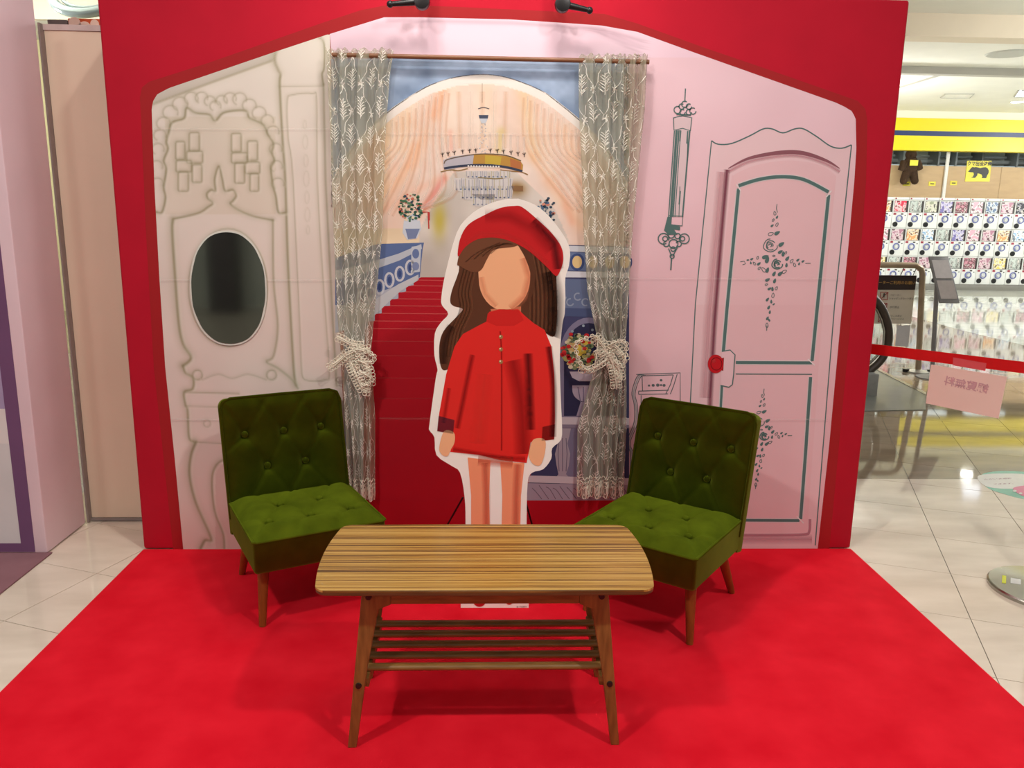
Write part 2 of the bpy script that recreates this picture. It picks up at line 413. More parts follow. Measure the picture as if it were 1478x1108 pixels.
scal = [z1(150,1108),z1(165,1000),z1(150,950),z1(175,880),z1(165,840),z1(180,780),z1(200,725),z1(270,700),z1(285,640),z1(340,670),z1(420,680),z1(455,715),z1(500,670),z1(580,655),z1(640,660),z1(660,700),z1(740,740),z1(770,800),z1(800,850),z1(790,900),z1(805,950),z1(785,1000),z1(800,1108)]
scal = [(225.6,306),(234,306),(239,285)]+scal+[(398.6,284),(402,306),(412,307)]
relief.append((smooth_path(scal, 4), 3.2, .85))
for (x, y, r) in [(228,215,9),(226,240,9),(227,265,9),(231,195,9),(236,178,10),(246,162,11),(260,150,11),(276,142,10),(291,141,9),(303,146,8),(311,153,8),(320,145,8),(332,142,9),(346,143,10),(360,152,10),(374,163,10),(386,174,9),(394,190,9),(398,215,9),(399,240,9),(401,265,9)]:
    relief.append((arcpts(x, y, r, r*.9, 120, 380, 12), 2.2, .38))
for r_ in [(220,838,275,945),(300,785,360,895),(285,895,380,965),(222,950,315,1018),(235,1018,295,1330),(318,975,375,1080),(550,790,608,900),(645,835,705,950),(550,905,645,965),(632,960,718,1028),(570,965,628,1085),(660,1028,712,1330)]:
    a = z1(r_[0], r_[1]); b = z1(r_[2], r_[3]); b = (b[0], min(b[1], 276)); relief.append((rrect(*a, *b), 2.6, .6))
relief.append((smooth_path([(250,318),(249,335),(253.6,406),(258.5,467),(264.6,496),(276,516),(264.6,528)]), 4.2, .95))
relief.append((smooth_path([(250,316),(285,308),(300,299),(307,293),(300,286),(299,279),(305,274),(311,275),(310,258),(315.8,240),(321,258),(325,275),(336,274),(341,282),(336,290),(333,294),(344,303),(365,312),(394,318)]), 3.0, .8))
relief.append((smooth_path([(394,318),(395,406),(401,470),(395,513),(385,522),(402,532),(422,548),(430,560)]), 3.2, .6))
relief.append((smooth_path([(264.6,528),(268,538),(279,546),(278,561),(266,566),(268,584),(271,592),(273,630),(279,637)]), 3.4, .85))
relief.append(([(268,566),(345,568)], 2.0, .5)); relief.append(([(268,586),(345,588)], 1.8, .3)); relief.append(([(280,638),(345,641)], 1.8, .4))
relief.append((smooth_path([(283,638),(276,657),(274,686),(283,725),(305,776),(296,780),(290,791)]), 4.0, .95))
relief.append((smooth_path([(345,663),(322,664),(310,675),(306,696),(310,737),(322,769),(324,791)]), 3.0, .75))
relief.append((arcpts(285,541,7,7,60,400,14), 2.4, .55)); relief.append((arcpts(392,541,7,7,-220,120,14), 2.4, .5)); relief.append((arcpts(299,611,5,5,0,360,10), 1.8, .35))
relief.append((smooth_path([(292,548),(315,540),(335,546),(358,540),(384,548)]), 2.2, .3))
relief.append((arcpts(329,415,57,85,0,360,40), 2.2, .5))
def cab_col(X, Y):
    t = np.clip((Y-60)/730, 0, 1)[:, None]
    base = np.array([232, 224, 214])*(1-t)+np.array([226, 200, 194])*t
    n = (vnoise(X, Y, 60, 1)-.5)[:, None]*8; col = base+n
    mold = (Y < np.interp(X, [222,300,392], [150,121,88])-1) & (X < 394); col[mold] -= 20
    ins = (np.abs(X-318) < 80) & (Y > 168) & (Y < 310); col[ins] -= np.array([6, 7, 12])
    legin = (X > 311) & (Y > 670); col[legin] -= np.array([8, 14, 14])
    for pts, w, k in relief:
        xs = [p[0] for p in pts]; ys = [p[1] for p in pts]
        sel = (X > min(xs)-14) & (X < max(xs)+14) & (Y > min(ys)-14) & (Y < max(ys)+14)
        if not sel.any(): continue
        x = X[sel]; y = Y[sel]; d = dpl(x, y, pts); d2 = dpl(x-2.5, y-2, pts)
        a = k*np.exp(-(d/(w*.55))**2)*.75; b = k*np.exp(-(dpl(x+1.5, y+1, pts)/(w*1.7))**2)*.22; h = k*np.exp(-(d2/(w*.7))**2)*.4
        c = col[sel]
        c = c*(1-(a+b)[:, None])+np.array([138, 130, 98])*(a+b)[:, None]
        c = c*(1-h[:, None])+np.array([244, 236, 226])*h[:, None]
        col[sel] = c
    return col
pr = Print(1, gain=G)
ys = [50+i*1.7 for i in range(438)]; ys = [y for y in ys if y < 793]+[793]
pr.scan(ys, cabL, cabR, 175, cab_col); pr.build('printed_cabinet', backdrop, label='white carved cabinet and pillar print')

# --- pink wall: top strip and right side
def pinkL(y): return float(np.interp(y, [24.5, 49, 84, 84.5, 722, 793], [556, 476, 479, 900, 902, 905]))
slopeR = [(24,560),(28,736),(36.5,866),(46,920),(75,1000),(100,1070.6),(149,1209),(158.5,1228),(170,1235),(215,1236),(262,1233),(360,1224),(460,1213.6),(640,1197),(793,1180)]
def pinkR(y): return float(np.interp(y, [a for a, b in slopeR], [b for a, b in slopeR]))
def pink_col(X, Y):
    t = np.clip((Y-60)/730, 0, 1)[:, None]
    c = np.array([240, 204, 216])*(1-t)+np.array([232, 184, 192])*t
    c = c+(vnoise(X, Y, 70, 3)-.5)[:, None]*8
    strip = Y < 84; c[strip] += np.array([2, 6, 10])
    d = dpl(X, Y, [(560,29),(736,33),(870,42),(930,60)]); c -= (np.exp(-(d/3)**2)*26)[:, None]
    for k, pts in enumerate([[(860,44),(905,66),(932,84)],[(880,48),(930,70)]]):
        d = dpl(X, Y, pts); c -= (np.exp(-(d/3)**2)*22)[:, None]
    d = dpl(X, Y, [(908,90),(906,500),(904,793)]); c -= (np.exp(-(d/10)**2)*14)[:, None]
    return c
ys = [25+i*3 for i in range(20)]+[84, 84.5]+[88+i*6 for i in range(118)]; ys = [y for y in ys if y < 793]+[793]
pr = Print(1, gain=G); pr.scan(ys, pinkL, pinkR, 60, pink_col); pr.build('printed_wall', backdrop, label='plain pink wall print')

# --- centre: staircase hall painting
pr = Print(1, gain=G)
pr.poly([(500,715),(908,715),(910,793),(508,793)], (178, 8, 30), l=1)
ARCH = [(482,262),(500,228),(520,200),(545,175),(569,155),(596,137),(623,122),(660,111),(696,107.5),(728,111),(759,121),(785,133),(808,150),(830,168),(845,182),(872,212),(890,240),(902,264)]
archx = np.array([p[0] for p in ARCH]); archy = np.array([p[1] for p in ARCH])
folds = [([(641,122),(636,140),(628,165)], 7, (238,150,96), .75), ([(545,200),(538,240),(530,300)], 9, (236,150,100), .8), ([(612,195),(596,235),(572,262),(545,285)], 8, (240,178,128), .7),
         ([(600,210),(590,240)], 5, (240,160,110), .6), ([(755,125),(762,170),(772,225)], 8, (240,206,150), .8), ([(770,225),(795,265),(818,300),(838,325)], 7, (240,190,150), .8),
         ([(815,190),(830,240),(842,300)], 9, (244,200,160), .7), ([(795,260),(815,290),(825,320)], 5, (232,140,100), .5), ([(560,170),(556,230),(548,300)], 6, (244,214,160), .7),
         ([(585,150),(580,210)], 12, (246,206,150), .6), ([(700,130),(706,170),(704,200)], 10, (246,222,190), .6), ([(655,130),(650,200)], 8, (250,232,210), .6),
         ([(640,258),(622,285),(612,300)], 4, (214,80,70), .8), ([(550,305),(600,275),(640,255)], 5, (236,170,140), .6), ([(724,190),(720,215)], 5, (206,180,70), .7),
         ([(652,215),(650,190)], 3, (230,130,110), .5), ([(786,180),(792,240),(806,290)], 6, (250,228,205), .7), ([(690,150),(692,200)], 14, (250,238,225), .5)]
def hall_col(X, Y):
    ay = np.interp(X, archx, archy)
    c = np.empty((len(X), 3)); n1 = vnoise(X, Y, 22, 5)[:, None]; n2 = vnoise(X, Y, 7, 6)[:, None]
    # blue spandrel
    blue = np.array([150, 170, 200])+(n1-.5)*46+(n2-.5)*14
    d = dpl(X, Y-9, ARCH); blue = blue+(np.exp(-(np.abs(d)/9)**2)[:, None])*np.array([-26, -14, 2])
    inside = Y > ay
    peach = np.array([236, 210, 196])+(n1-.5)*np.array([6, 18, 26])+(n2-.5)*6
    for pts, w, rgb, k in folds:
        dd = dpl(X, Y, pts); a = (.55*k*np.exp(-(dd/(w*1.3))**2))[:, None]; peach = peach*(1-a)+np.array(rgb)*a
    dd = dpl(X, Y-6, ARCH); rim = (np.clip(1-np.abs(dd-0)/8, 0, 1) > .05)[:, None]
    peach = np.where(rim & ((Y < ay+13)[:, None]), np.array([247, 238, 228]), peach)
    # grey room behind, between the drapes
    wl = np.interp(Y, [248,300,345,400], [655,622,600,600]); wr = np.interp(Y, [248,300,345,400], [745,800,820,820])
    room = (Y > 248) & (X > wl) & (X < wr)
    grey = np.array([206, 196, 188])+(n1-.5)*36
    da = np.exp(-(((X-634)/10)**2+((Y-318)/26)**2))[:, None]; grey = grey*(1-da)+np.array([196, 178, 84])*da
    db = np.exp(-(((X-745)/14)**2+((Y-272)/10)**2))[:, None]; grey = grey*(1-db)+np.array([150, 112, 60])*db
    peach = np.where(room[:, None], grey, peach)
    low = (Y > 330) & (X < 606); peach = np.where(low[:, None], np.array([236, 212, 180])+(n1-.5)*20, peach)
    c = np.where(inside[:, None], peach, blue)
    return c
ys = [84.5+i*2 for i in range(160)]; pr.scan(ys, lambda y: 478 if y < 300 else 484, lambda y: 908, 205, hall_col)
pr.line(smooth_path([(x, y+6) for x, y in ARCH], 4), 12, (242, 234, 228), l=1); pr.line(smooth_path(ARCH, 4), 1.4, (104, 110, 130), .7, l=1)
for k in range(9):       # painted drapes: pale fold ridges with warm hollows
    x0 = 566+k*9.5; x1 = 500+k*17; ya = float(np.interp(x0, archx, archy))+16; ym = 250+k*3
    q = [(x0, ya), (x0-4, (ya+ym)/2), (x1+18, ym), (min(x1, 610)-8, 318-k*2)]
    pr.curve(q, 3.2, (252, 240, 228), .34, l=2, soft=True); pr.curve([(x+6, y+2) for x, y in q], 3.0, (232, 176, 134), .26, l=2, soft=True)
    x0 = 842-k*10; x1 = 902-k*9; ya = float(np.interp(x0, archx, archy))+16
    q = [(x0, ya), (x0+2, (ya+ym)/2), (x1-26, ym-8), (max(x1, 800)+4, 326-k*3)]
    pr.curve(q, 3.2, (252, 240, 228), .34, l=2, soft=True); pr.curve([(x-6, y+2) for x, y in q], 3.0, (232, 180, 140), .24, l=2, soft=True)
for k in range(5): pr.line([(662+k*17, 132), (664+k*16, 214)], 5, (252, 242, 232) if k % 2 else (238, 204, 172), .3, l=2, soft=True)
# staircase
steps = [(608,400),(597,405),(597,412),(586,413),(586,421),(575,422),(575,431),(563,432),(563,441),(551,442),(551,452),(541,453),(541,463),(531,464),(531,474),(527,475),(524,722),(500,722),(500,740),(908,740),(908,722),(790,722),(790,400)]
pr.poly([(497,380),(600,380),(606,400),(606,722),(497,722)], (176,180,196), l=1)
pr.poly(steps, (178, 10, 32), l=2)
for i, y in enumerate([404,412,421,431,441,452,463,474,492,513,545]):
    x0 = max(527, 602-(y-404)*1.05); pr.line([(x0,y),(660,y+1)], 1.1 if y < 500 else .8, (222,92,92), .75 if y < 480 else .35, l=3)
for y in (575, 603): pr.line([(545,y),(650,y)], 1.2, (214,70,74), .35, l=3, soft=True)
# left balustrade, flower urn
pr.poly([(484,372),(545,352),(612,350),(610,360),(606,400),(497,440),(484,445)], (92,112,160), l=2)
pr.poly([(484,390),(520,383),(575,366),(608,352),(609,359),(576,376),(520,396),(484,404)], (190,196,208), l=3)
pr.poly([(484,440),(530,440),(575,410),(604,396),(604,404),(578,420),(531,464),(500,476),(484,480)], (198,200,206), l=3)
for (x, y) in [(548,418),(562,408),(577,399),(592,390),(535,428),(522,434)]:
    pr.line(arcpts(x, y-4, 6, 10, 0, 360, 14), 3.2, (212,214,224), .9, l=4, closed=False); pr.ell(x, y-4, 2.4, 5, (60,78,130), l=4)
pr.poly([(594,356),(608,354),(606,392),(593,394)], (196,202,214), l=4)
pr.ell(600,366,5,7,(104,122,168),l=5); pr.ell(600,384,5,6,(128,140,178),l=5)
pr.poly([(583,318),(606,318),(608,330),(602,344),(588,346),(581,336)], (206,212,224), l=4); pr.poly([(585,330),(606,330),(600,344),(589,345)], (120,136,180), .7, l=5)
pr.poly([(586,308),(604,308),(602,318),(588,318)], (188,198,214), l=4)
r_ = random.Random(3)
def bouquet(cx, cy, rx, ry, n, cols, s0, s1, l=5):
    for _ in range(n):
        t = r_.random()*2*PI; q = math.sqrt(r_.random()); s = s0+(s1-s0)*r_.random()
        pr.ell(cx+rx*q*math.cos(t), cy+ry*q*math.sin(t), s, s*.8, r_.choice(cols), .95, l=l+_ % 3, n=8)
bouquet(593,299,17,20,120,[(40,84,70),(64,110,80),(90,134,100),(236,220,190),(200,110,90),(50,70,90)],1.2,2.6)
bouquet(788,305,15,20,60,[(60,84,110),(84,110,140),(120,140,150),(214,140,120),(50,70,90)],1.5,3)
pr.line([(610,306),(618,306),(619,330)], 2, (196,70,60), .9, l=4)
pr.line([(619,306),(619,318)], 3, (196,60,60), .9, l=5)
# chandelier
gold = (168,120,52); navy = (52,74,120); pale = (226,224,226)
pr.line([(696,120),(696,148)], .7, (120,110,110), .6, l=3)
pr.curve([(690,157),(698,155),(706,157)], 1.2, (90,84,92), l=3); pr.poly([(691,166),(705,166),(704,171),(692,171)], (70,78,100), l=3)
pr.poly([(692,171),(704,171),(701,178),(695,178)], (200,204,214), l=3)
for i in range(40):
    y = 178+i*1.25; w = 3+4*abs(math.sin(i*.3)); pr.ell(697+r_.uniform(-w, w), y, 1.1, .9, r_.choice([(236,232,232),(190,186,196),(214,206,206)]), .8, l=3, n=6)
pr.poly([(640,231),(652,226),(675,223),(700,222),(730,225),(750,231),(755,238),(754,247),(740,244),(715,240),(690,239),(665,241),(645,246),(640,242)], (186,180,190), l=3)
pr.poly([(684,223),(700,222),(730,225),(750,231),(755,238),(754,247),(740,244),(715,240),(690,240),(682,240)], (186,140,66), l=4)
pr.poly([(700,224),(724,226),(722,239),(700,238)], (206,176,70), .9, l=5); pr.poly([(736,228),(752,234),(752,244),(737,241)], (190,116,70), .9, l=5)
pr.curve([(641,243),(660,240),(690,238),(715,239),(735,242),(754,247)], 3.2, (56,62,84), l=6); pr.curve([(641,236),(646,230),(675,224),(700,222),(730,224),(752,232)], 1.3, (110,90,70), l=6)
for x in range(676, 722, 4): pr.ell(x, 240+.02*(x-690), 1.3, 1.6, (236,230,226), l=7, n=8)
pr.curve([(636,248),(650,245),(662,246),(675,243)], 1.4, (150,120,70), l=5); pr.curve([(722,245),(740,247),(752,248),(762,252)], 1.4, (150,110,60), l=5)
for x in [639,647,656,668,678,687,708,718,727,738,748,757]:
    yb = 229-8*math.sin(PI*(x-630)/136); pr.line([(x, yb-1),(x-.6, yb-7)], 1.2, (60,50,54), .9, l=6); pr.line([(x-.6, yb-7),(x-.8, yb-30)], 3, (246,232,222), .55, l=4, soft=True); pr.line([(x-3,yb-6),(x,yb-4),(x+2,yb-7)], 1, (70,56,54), .8, l=6)
for row, (y0, y1, x0, x1) in enumerate([(246,258,672,738),(257,276,655,741),(268,288,664,742),(280,298,680,715)]):
    pr.poly([(x0,y0),(x1,y0),(x1-4,y1),(x0+6,y1)], (228,222,222), .72, l=4)
    for x in np.arange(x0+1, x1-2, 2.6):
        pr.line([(x,y0+r_.uniform(0,3)),(x+.3,y1-r_.uniform(0,4))], .8, r_.choice([(180,178,190),(150,158,180),(244,240,240),(200,190,150)]), .7, l=5)
    for x in np.arange(x0+4, x1-4, 6): pr.ell(x, y1-3, 1.6, 1.3, r_.choice([navy,(120,140,170),(150,150,170)]), .6, l=6, n=6)
pr.line([(690,256),(715,258),(726,257)], 1.6, (150,130,80), .7, l=6); pr.poly([(738,268),(755,268),(755,276),(740,275)], (150,112,76), .8, l=4)
# right side: balustrade, niche with flowers, baluster, marble plinth
pr.poly([(780,352),(908,356),(908,722),(760,722),(780,600)], (64,66,104), l=3)
pr.poly([(800,354),(908,357),(908,366),(800,362)], (206,210,220), l=4)
pr.poly([(800,363),(908,367),(908,392),(800,390)], (104,120,160), l=4)
for x in (833,856,880,902): pr.line(arcpts(x, 378, 9, 11, 0, 360, 16), 3.4, (60,78,128), l=5); pr.ell(x, 378, 7, 9, (226,196,140), l=5)
pr.poly([(800,391),(908,393),(908,401),(800,400)], (214,216,226), l=4)
pr.poly([(800,402),(908,404),(908,452),(800,450)], (98,112,146), l=4)
for k in range(9): pr.line(arcpts(812+k*11, 428+(k % 2)*8, 5, 5, 20*k, 260+20*k, 10), 2, (156,168,192), .8, l=5)
pr.poly([(800,444),(908,446),(908,458),(800,456)], (72,84,122), l=5)
pr.poly(arcpts(850,512,42,54,180,360,16)+[(892,722),(808,722)], (128,122,150), l=4)
pr.poly(arcpts(850,514,36,48,180,360,16)+[(886,600),(814,600)], (44,44,78), l=5)
for (x, y) in [(826,478),(832,484),(842,470),(855,476)]: pr.ell(x, y, 2, 2, (150,164,180), l=6, n=8)
bouquet(836,508,22,26,150,[(214,206,160),(226,220,190),(196,196,120),(130,150,110),(214,180,120),(96,120,90)],2.5,5,6)
bouquet(834,504,24,26,26,[(206,40,44),(190,30,40),(216,60,60)],2.4,3.8,10)
bouquet(842,503,8,10,8,[(232,206,80)],3,5,10)
pr.poly([(822,536),(870,536),(864,545),(854,550),(836,550),(826,545)], (190,180,196), l=8); pr.poly(arcpts(846,562,20,18,0,180,14)+[(826,556),(866,556)], (176,164,184), l=8)
for x in (834,842,850,858): pr.line([(x,558),(844+(x-846)*.5,580)], 1.4, (120,108,140), .8, l=9)
pr.poly([(838,580),(854,580),(860,600),(832,600)], (160,150,172), l=8)
pr.poly([(772,601),(908,603),(908,613),(772,612)], (206,196,206), l=9); pr.poly([(772,612),(908,613),(908,618),(772,617)], (140,128,150), l=9)
for x0 in (812, 872):
    pr.poly([(x0-11,618),(x0+12,618),(x0+10,628),(x0+7,640),(x0+11,655),(x0+9,672),(x0+5,684),(x0+12,692),(x0-12,692),(x0-6,684),(x0-9,670),(x0-11,655),(x0-7,640),(x0-10,628)], (176,164,178), l=9)
    for dx in (-5, 0, 5): pr.line([(x0+dx,632),(x0+dx*1.3,655),(x0+dx,680)], 1.2, (130,118,142), .8, l=10)
pr.poly([(764,686),(908,690),(908,700),(762,696)], (208,200,208), l=10)
pr.poly([(758,697),(908,700),(908,722),(758,722)], (168,158,174), l=10)
for k in range(14):
    x = 768+k*10; pr.curve([(x,700+r_.uniform(0,5)),(x+6,708+r_.uniform(-2,4)),(x+14,720)], 1, (120,110,136), .6, l=11)
pr.poly([(497,722),(908,722),(910,793),(508,793)], (178, 8, 30), l=11)
pr.build('printed_staircase_hall', backdrop, label='painted hall with red staircase and chandelier')

# --- right: door, lamp, desk line drawings
TEAL = (86, 116, 114); DK = (96, 104, 106)
pr = Print(3, gain=G)
door = [(1027,203),(1036.5,208),(1056,207),(1082,196),(1101.5,186),(1114.5,186),(1130,191.7),(1147,186),(1160,186),(1179.5,197.5),(1199,211),(1215,213.8),(1229,209)]
dl = [(1176.6,787),(1185.6,674),(1204.6,440),(1229,209)]
dtop = smooth_path(door, 4)
pr.poly(dtop+[(1228.4,215),(1026,215)], (236,202,209)); pr.poly([(1026,215),(1228.4,215),(1204.6,440),(1003.6,440)], (236,202,209)); pr.poly([(1003.6,440),(1204.6,440),(1185.6,674),(1177,790),(985,790),(997,574)], (234,196,203))
pr.line(dtop, 1.9, TEAL, l=1); pr.line([(1229,209),(1204.6,440),(1185.6,674),(1176.6,787)], 1.6, TEAL, l=1)
pr.line([(1027,203),(1003.6,440),(996,590),(990,700)], 1.5, TEAL, l=1)
arc_ = smooth_path([(1051,243),(1082,228),(1127.5,220),(1160,221),(1192.5,231.6),(1212,243)], 6)
cap = smooth_path([(1056,254),(1086,240),(1127,232),(1160,233),(1190,241),(1207,254)], 5)
pr.poly(cap, (234,194,201), l=1); pr.poly([(1056,254),(1207,254),(1188,440),(1038,440)], (234,193,200), l=1); pr.poly([(1038,440),(1188,440),(1165,768),(1016,768)], (232,190,197), l=1)
pr.line(arc_, 6, (150,92,104), .85, l=2, taper=True); pr.line([(x, y+5) for x, y in arc_], 4, (206,150,160), .6, l=1, soft=True)
pr.line([(1049.5,244.6),(1042,330),(1031.6,460),(1025,574),(1020,700)], 5, (150,90,104), .9, l=2, soft=True); pr.line([(1042,248),(1034,340),(1023,460),(1017,574)], 9, (216,164,172), .55, l=1, soft=True)
pr.line([(1049.5,244.6),(1042,330),(1031.6,460),(1025,574)], 1.6, (128,66,84), .9, l=3)
pr.curve([(1067,772),(1120,772),(1160,771),(1168,767),(1169,749)], 2.6, (190,130,146), .9, l=2, soft=True)
pr.line([(1067,778),(1172,778)], 8, (206,150,164), .5, l=1, soft=True)
def frame(pts, w, c=TEAL, l=4):
    pr.line(pts, w+2.4, (236,228,230), .8, l=l); pr.line(pts, w, c, l=l+1)
frame(smooth_path([(1066,268),(1095,259),(1127.5,255),(1160,259),(1196,277)], 5), 5)
frame([(1066,272),(1049.8,440),(1044,508)], 4.6); frame([(1196,281),(1180,440),(1172,521)], 4.8)
frame([(1062,523),(1172,523.5)], 4.4); pr.line([(1062,539.5),(1172,540)], 1.5, TEAL, l=5)
frame([(1170,544),(1163,650),(1155.5,749)], 4.6); frame([(1060,750.5),(1154,751)], 4); frame([(1042,556),(1037,650),(1031,750)], 3.6)
for a, b in (((1063,266),(1069,275)),((1193,284),(1200,275)),((1166,518),(1176,527)),((1150,745),(1160,755))): pr.line([a, b], 1.6, (236,228,230), l=7)
pl = [(1042,507),(1053.7,505),(1061,512),(1059.7,525),(1059,539.5),(1057,555),(1052,558.6),(1040,556)]
pr.poly(pl, (236,198,206), l=7); pr.line(pl, 1.6, TEAL, l=8)
pr.poly([(1040,517),(1045,516),(1044,535),(1039,534)], (150,16,24), l=9); pr.ell(1033,525,11.5,13.5,(196,18,30),l=10); pr.line(arcpts(1034,525,8,9,0,360,16), 1.2, (146,10,22), .7, l=11); pr.ell(1030,520,4,5,(222,70,72),.5,l=11,soft=True)
# flower spray: leaves (x, y, length, angle, filled) in a 739x1108 field
leaves = [(308,145,24,100,0),(325,175,22,60,1),(296,197,18,60,0),(288,240,24,40,1),(325,231,24,60,0),(278,303,34,20,0),(326,296,40,30,1),(358,382,42,35,1),(350,440,34,30,1),(372,455,34,80,1),(392,446,18,60,0),(301,470,16,0,0),(404,490,34,50,1),(397,540,28,80,1),(437,509,26,50,0),(458,538,24,110,0),(484,502,24,40,1),(493,530,20,70,1),(523,511,22,35,1),(177,484,20,70,0),(133,494,22,30,1),(103,502,18,10,1),(125,523,18,100,1),(152,528,22,130,0),(187,530,28,40,1),(190,564,20,50,0),(222,575,34,130,0),(252,578,36,70,1),(303,606,34,60,1),(350,605,38,40,1),(381,590,30,30,0),(253,652,34,30,1),(307,660,32,70,1),(244,689,18,20,0),(268,720,28,30,1),(290,722,28,90,1),(320,716,22,60,0),(294,770,28,80,0),(252,802,28,50,1),(281,818,24,90,1),(300,838,18,40,1),(262,862,28,60,1),(270,898,24,80,1),(252,945,26,60,1),(264,958,22,120,1),(248,998,28,90,0),(236,478,44,20,1),(250,500,44,70,1)]
def spray(ox, oy, sx, sy, shear):
    def M(x, y): return (ox+(x-325)*sx+(y-530)*shear, oy+(y-530)*sy)
    for k, (x, y, ln, an, fill) in enumerate(leaves):
        a = -math.radians(an); L_ = ln*.62; W_ = ln*.33; P = []
        for i in range(12):
            t = 2*PI*i/12; u = math.cos(t)*L_; v = math.sin(t)*W_*(1-.35*math.cos(t)); P.append(M(x+u*math.cos(a)-v*math.sin(a), y+u*math.sin(a)+v*math.cos(a)))
        if fill: pr.poly(P, TEAL, l=5)
        else: pr.line(P, .9, TEAL, l=5, closed=True)
    for (x, y, r) in ((274,390,52),(326,532,40)):
        for q, rr in enumerate((1, .72, .45, .22)):
            pr.line([M(x+r*rr*math.cos(t)*(1+.1*math.sin(3*t+q))+r*.1*math.sin(q*2), y+r*rr*math.sin(t)*.95) for t in [2*PI*i/16+q for i in range(13)]], 1.3 if r > 45 else 1.7, TEAL, l=5)
    pr.line([M(325,75),M(320,110),M(328,140)], 1, TEAL, l=5); pr.line([M(540,527),M(580,526)], 1, TEAL, l=5); pr.line([M(45,515),M(75,510),M(85,530),M(62,538)], 1, TEAL, l=5); pr.line([M(248,1000),M(246,1040)], 1, TEAL, l=5)
spray(1121.6, 380.5, .1895, .1895, -.0)
spray(1103, 629, .158, .150, -.0)
# wall lamp
LT = (238,214,220)
def tl(x, y): return (900+.325*x, 100+.325*y)
pr.line([tl(275,85), tl(272,145)], 1.6, TEAL, l=3, taper=False)
pr.poly([tl(235,212), tl(303,215), tl(296,272), tl(262,655), tl(198,655), tl(225,272), tl(222,225)], LT, .8, l=3)
for cx, cy, r in ((240,180,16),(262,190,12),(290,190,12),(308,185,14),(272,155,14),(258,165,12),(290,165,12)): pr.line([tl(cx+r*math.cos(t), cy+r*math.sin(t)) for t in [2*PI*i/14 for i in range(13)]], 1.5, TEAL, l=4)
pr.line([tl(222,215), tl(262,206), tl(303,215), tl(297,272), tl(262,262), tl(224,270)], 1.5, TEAL, l=4, closed=True); pr.line([tl(235,200), tl(300,203)], 2, TEAL, l=4)
for a, b, w in (((226,272),(200,655),1.6),((236,270),(210,655),3.4),((246,270),(219,655),2.2),((254,270),(228,655),1.2),((294,272),(262,655),2.2),((286,272),(282,420),1),((250,520),(246,655),1)): pr.line([tl(*a), tl(*b)], w, TEAL, l=4)
pr.line([tl(254,272), tl(250,320)], 2, TEAL, l=5); pr.line([tl(285,275), tl(281,330)], 2, TEAL, l=5); pr.line([tl(252,540), tl(247,600)], 2, TEAL, l=5)
pr.poly([tl(195,655), tl(215,655), tl(212,690), tl(252,698), tl(250,715), tl(225,712), tl(240,735), tl(200,735), tl(180,715), tl(186,690)], TEAL, l=4)
pr.line([tl(200,650), tl(264,652), tl(260,695), tl(212,690)], 1.4, TEAL, l=5)
for cx, cy, r, a0, a1 in ((178,752,24,60,380),(185,752,11,0,360),(270,752,22,150,480),(262,752,10,0,360),(222,775,20,0,360),(212,735,14,0,360),(240,740,12,0,360),(220,798,10,0,360),(216,830,9,0,360),(190,775,12,0,270),(245,775,12,200,500)):
    pr.line([tl(cx+r*math.cos(math.radians(a0+(a1-a0)*i/14)), cy+r*math.sin(math.radians(a0+(a1-a0)*i/14))) for i in range(15)], 1.7, TEAL, l=5)
pr.line([tl(200,795), tl(214,830)], 1.6, TEAL, l=5); pr.line([tl(240,790), tl(218,830)], 1.6, TEAL, l=5); pr.line([tl(213,838), tl(210,892)], 2, TEAL, l=5)
pr.build('printed_door', backdrop, label='pale pink panelled door and wall lamp drawn in grey green')
# desk
pr = Print(3, gain=G)
def t4(x, y): return (890+.334*x, 440+.334*y)
curvy = [(112,300),(88,310),(66,378),(76,430),(76,505),(45,590),(60,640),(60,700),(50,810)]
pr.curve([t4(*q) for q in curvy], 1.3, DK); pr.curve([t4(x+14, y+4) for x, y in curvy], 1.1, DK); pr.curve([t4(x+7, y+2) for x, y in curvy], 2.2, (176,176,180), .7, l=-1)
for a in ([(85,300),(275,293),(275,420)], [(110,306),(245,302)], [(110,306),(112,370)], [(245,302),(232,345),(212,385)], [(262,298),(246,350),(232,385)], [(95,372),(225,368)], [(95,386),(222,384)], [(95,372),(95,386)], [(106,390),(104,590)], [(75,602),(105,585)], [(75,602),(72,800)], [(90,605),(88,800)]): pr.line([t4(*q) for q in a], 1.2, DK)
for (x, y, r) in ((140,348,6),(158,347,8),(178,346,9),(205,347,8),(192,325,7),(192,346,6)): pr.ell(*t4(x, y), r*.3, r*.26, DK, n=8)
pr.build('printed_desk', backdrop, label='small desk drawn in grey lines')
# fabric creases: their lit and shaded edges painted as pale and dark lines
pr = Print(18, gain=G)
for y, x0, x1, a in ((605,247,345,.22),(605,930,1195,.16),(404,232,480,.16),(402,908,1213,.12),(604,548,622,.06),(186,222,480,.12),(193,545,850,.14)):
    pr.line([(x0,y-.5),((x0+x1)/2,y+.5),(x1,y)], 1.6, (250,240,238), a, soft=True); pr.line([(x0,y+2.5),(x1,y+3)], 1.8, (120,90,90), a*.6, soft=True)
pr.build('painted_crease_shading', backdrop)

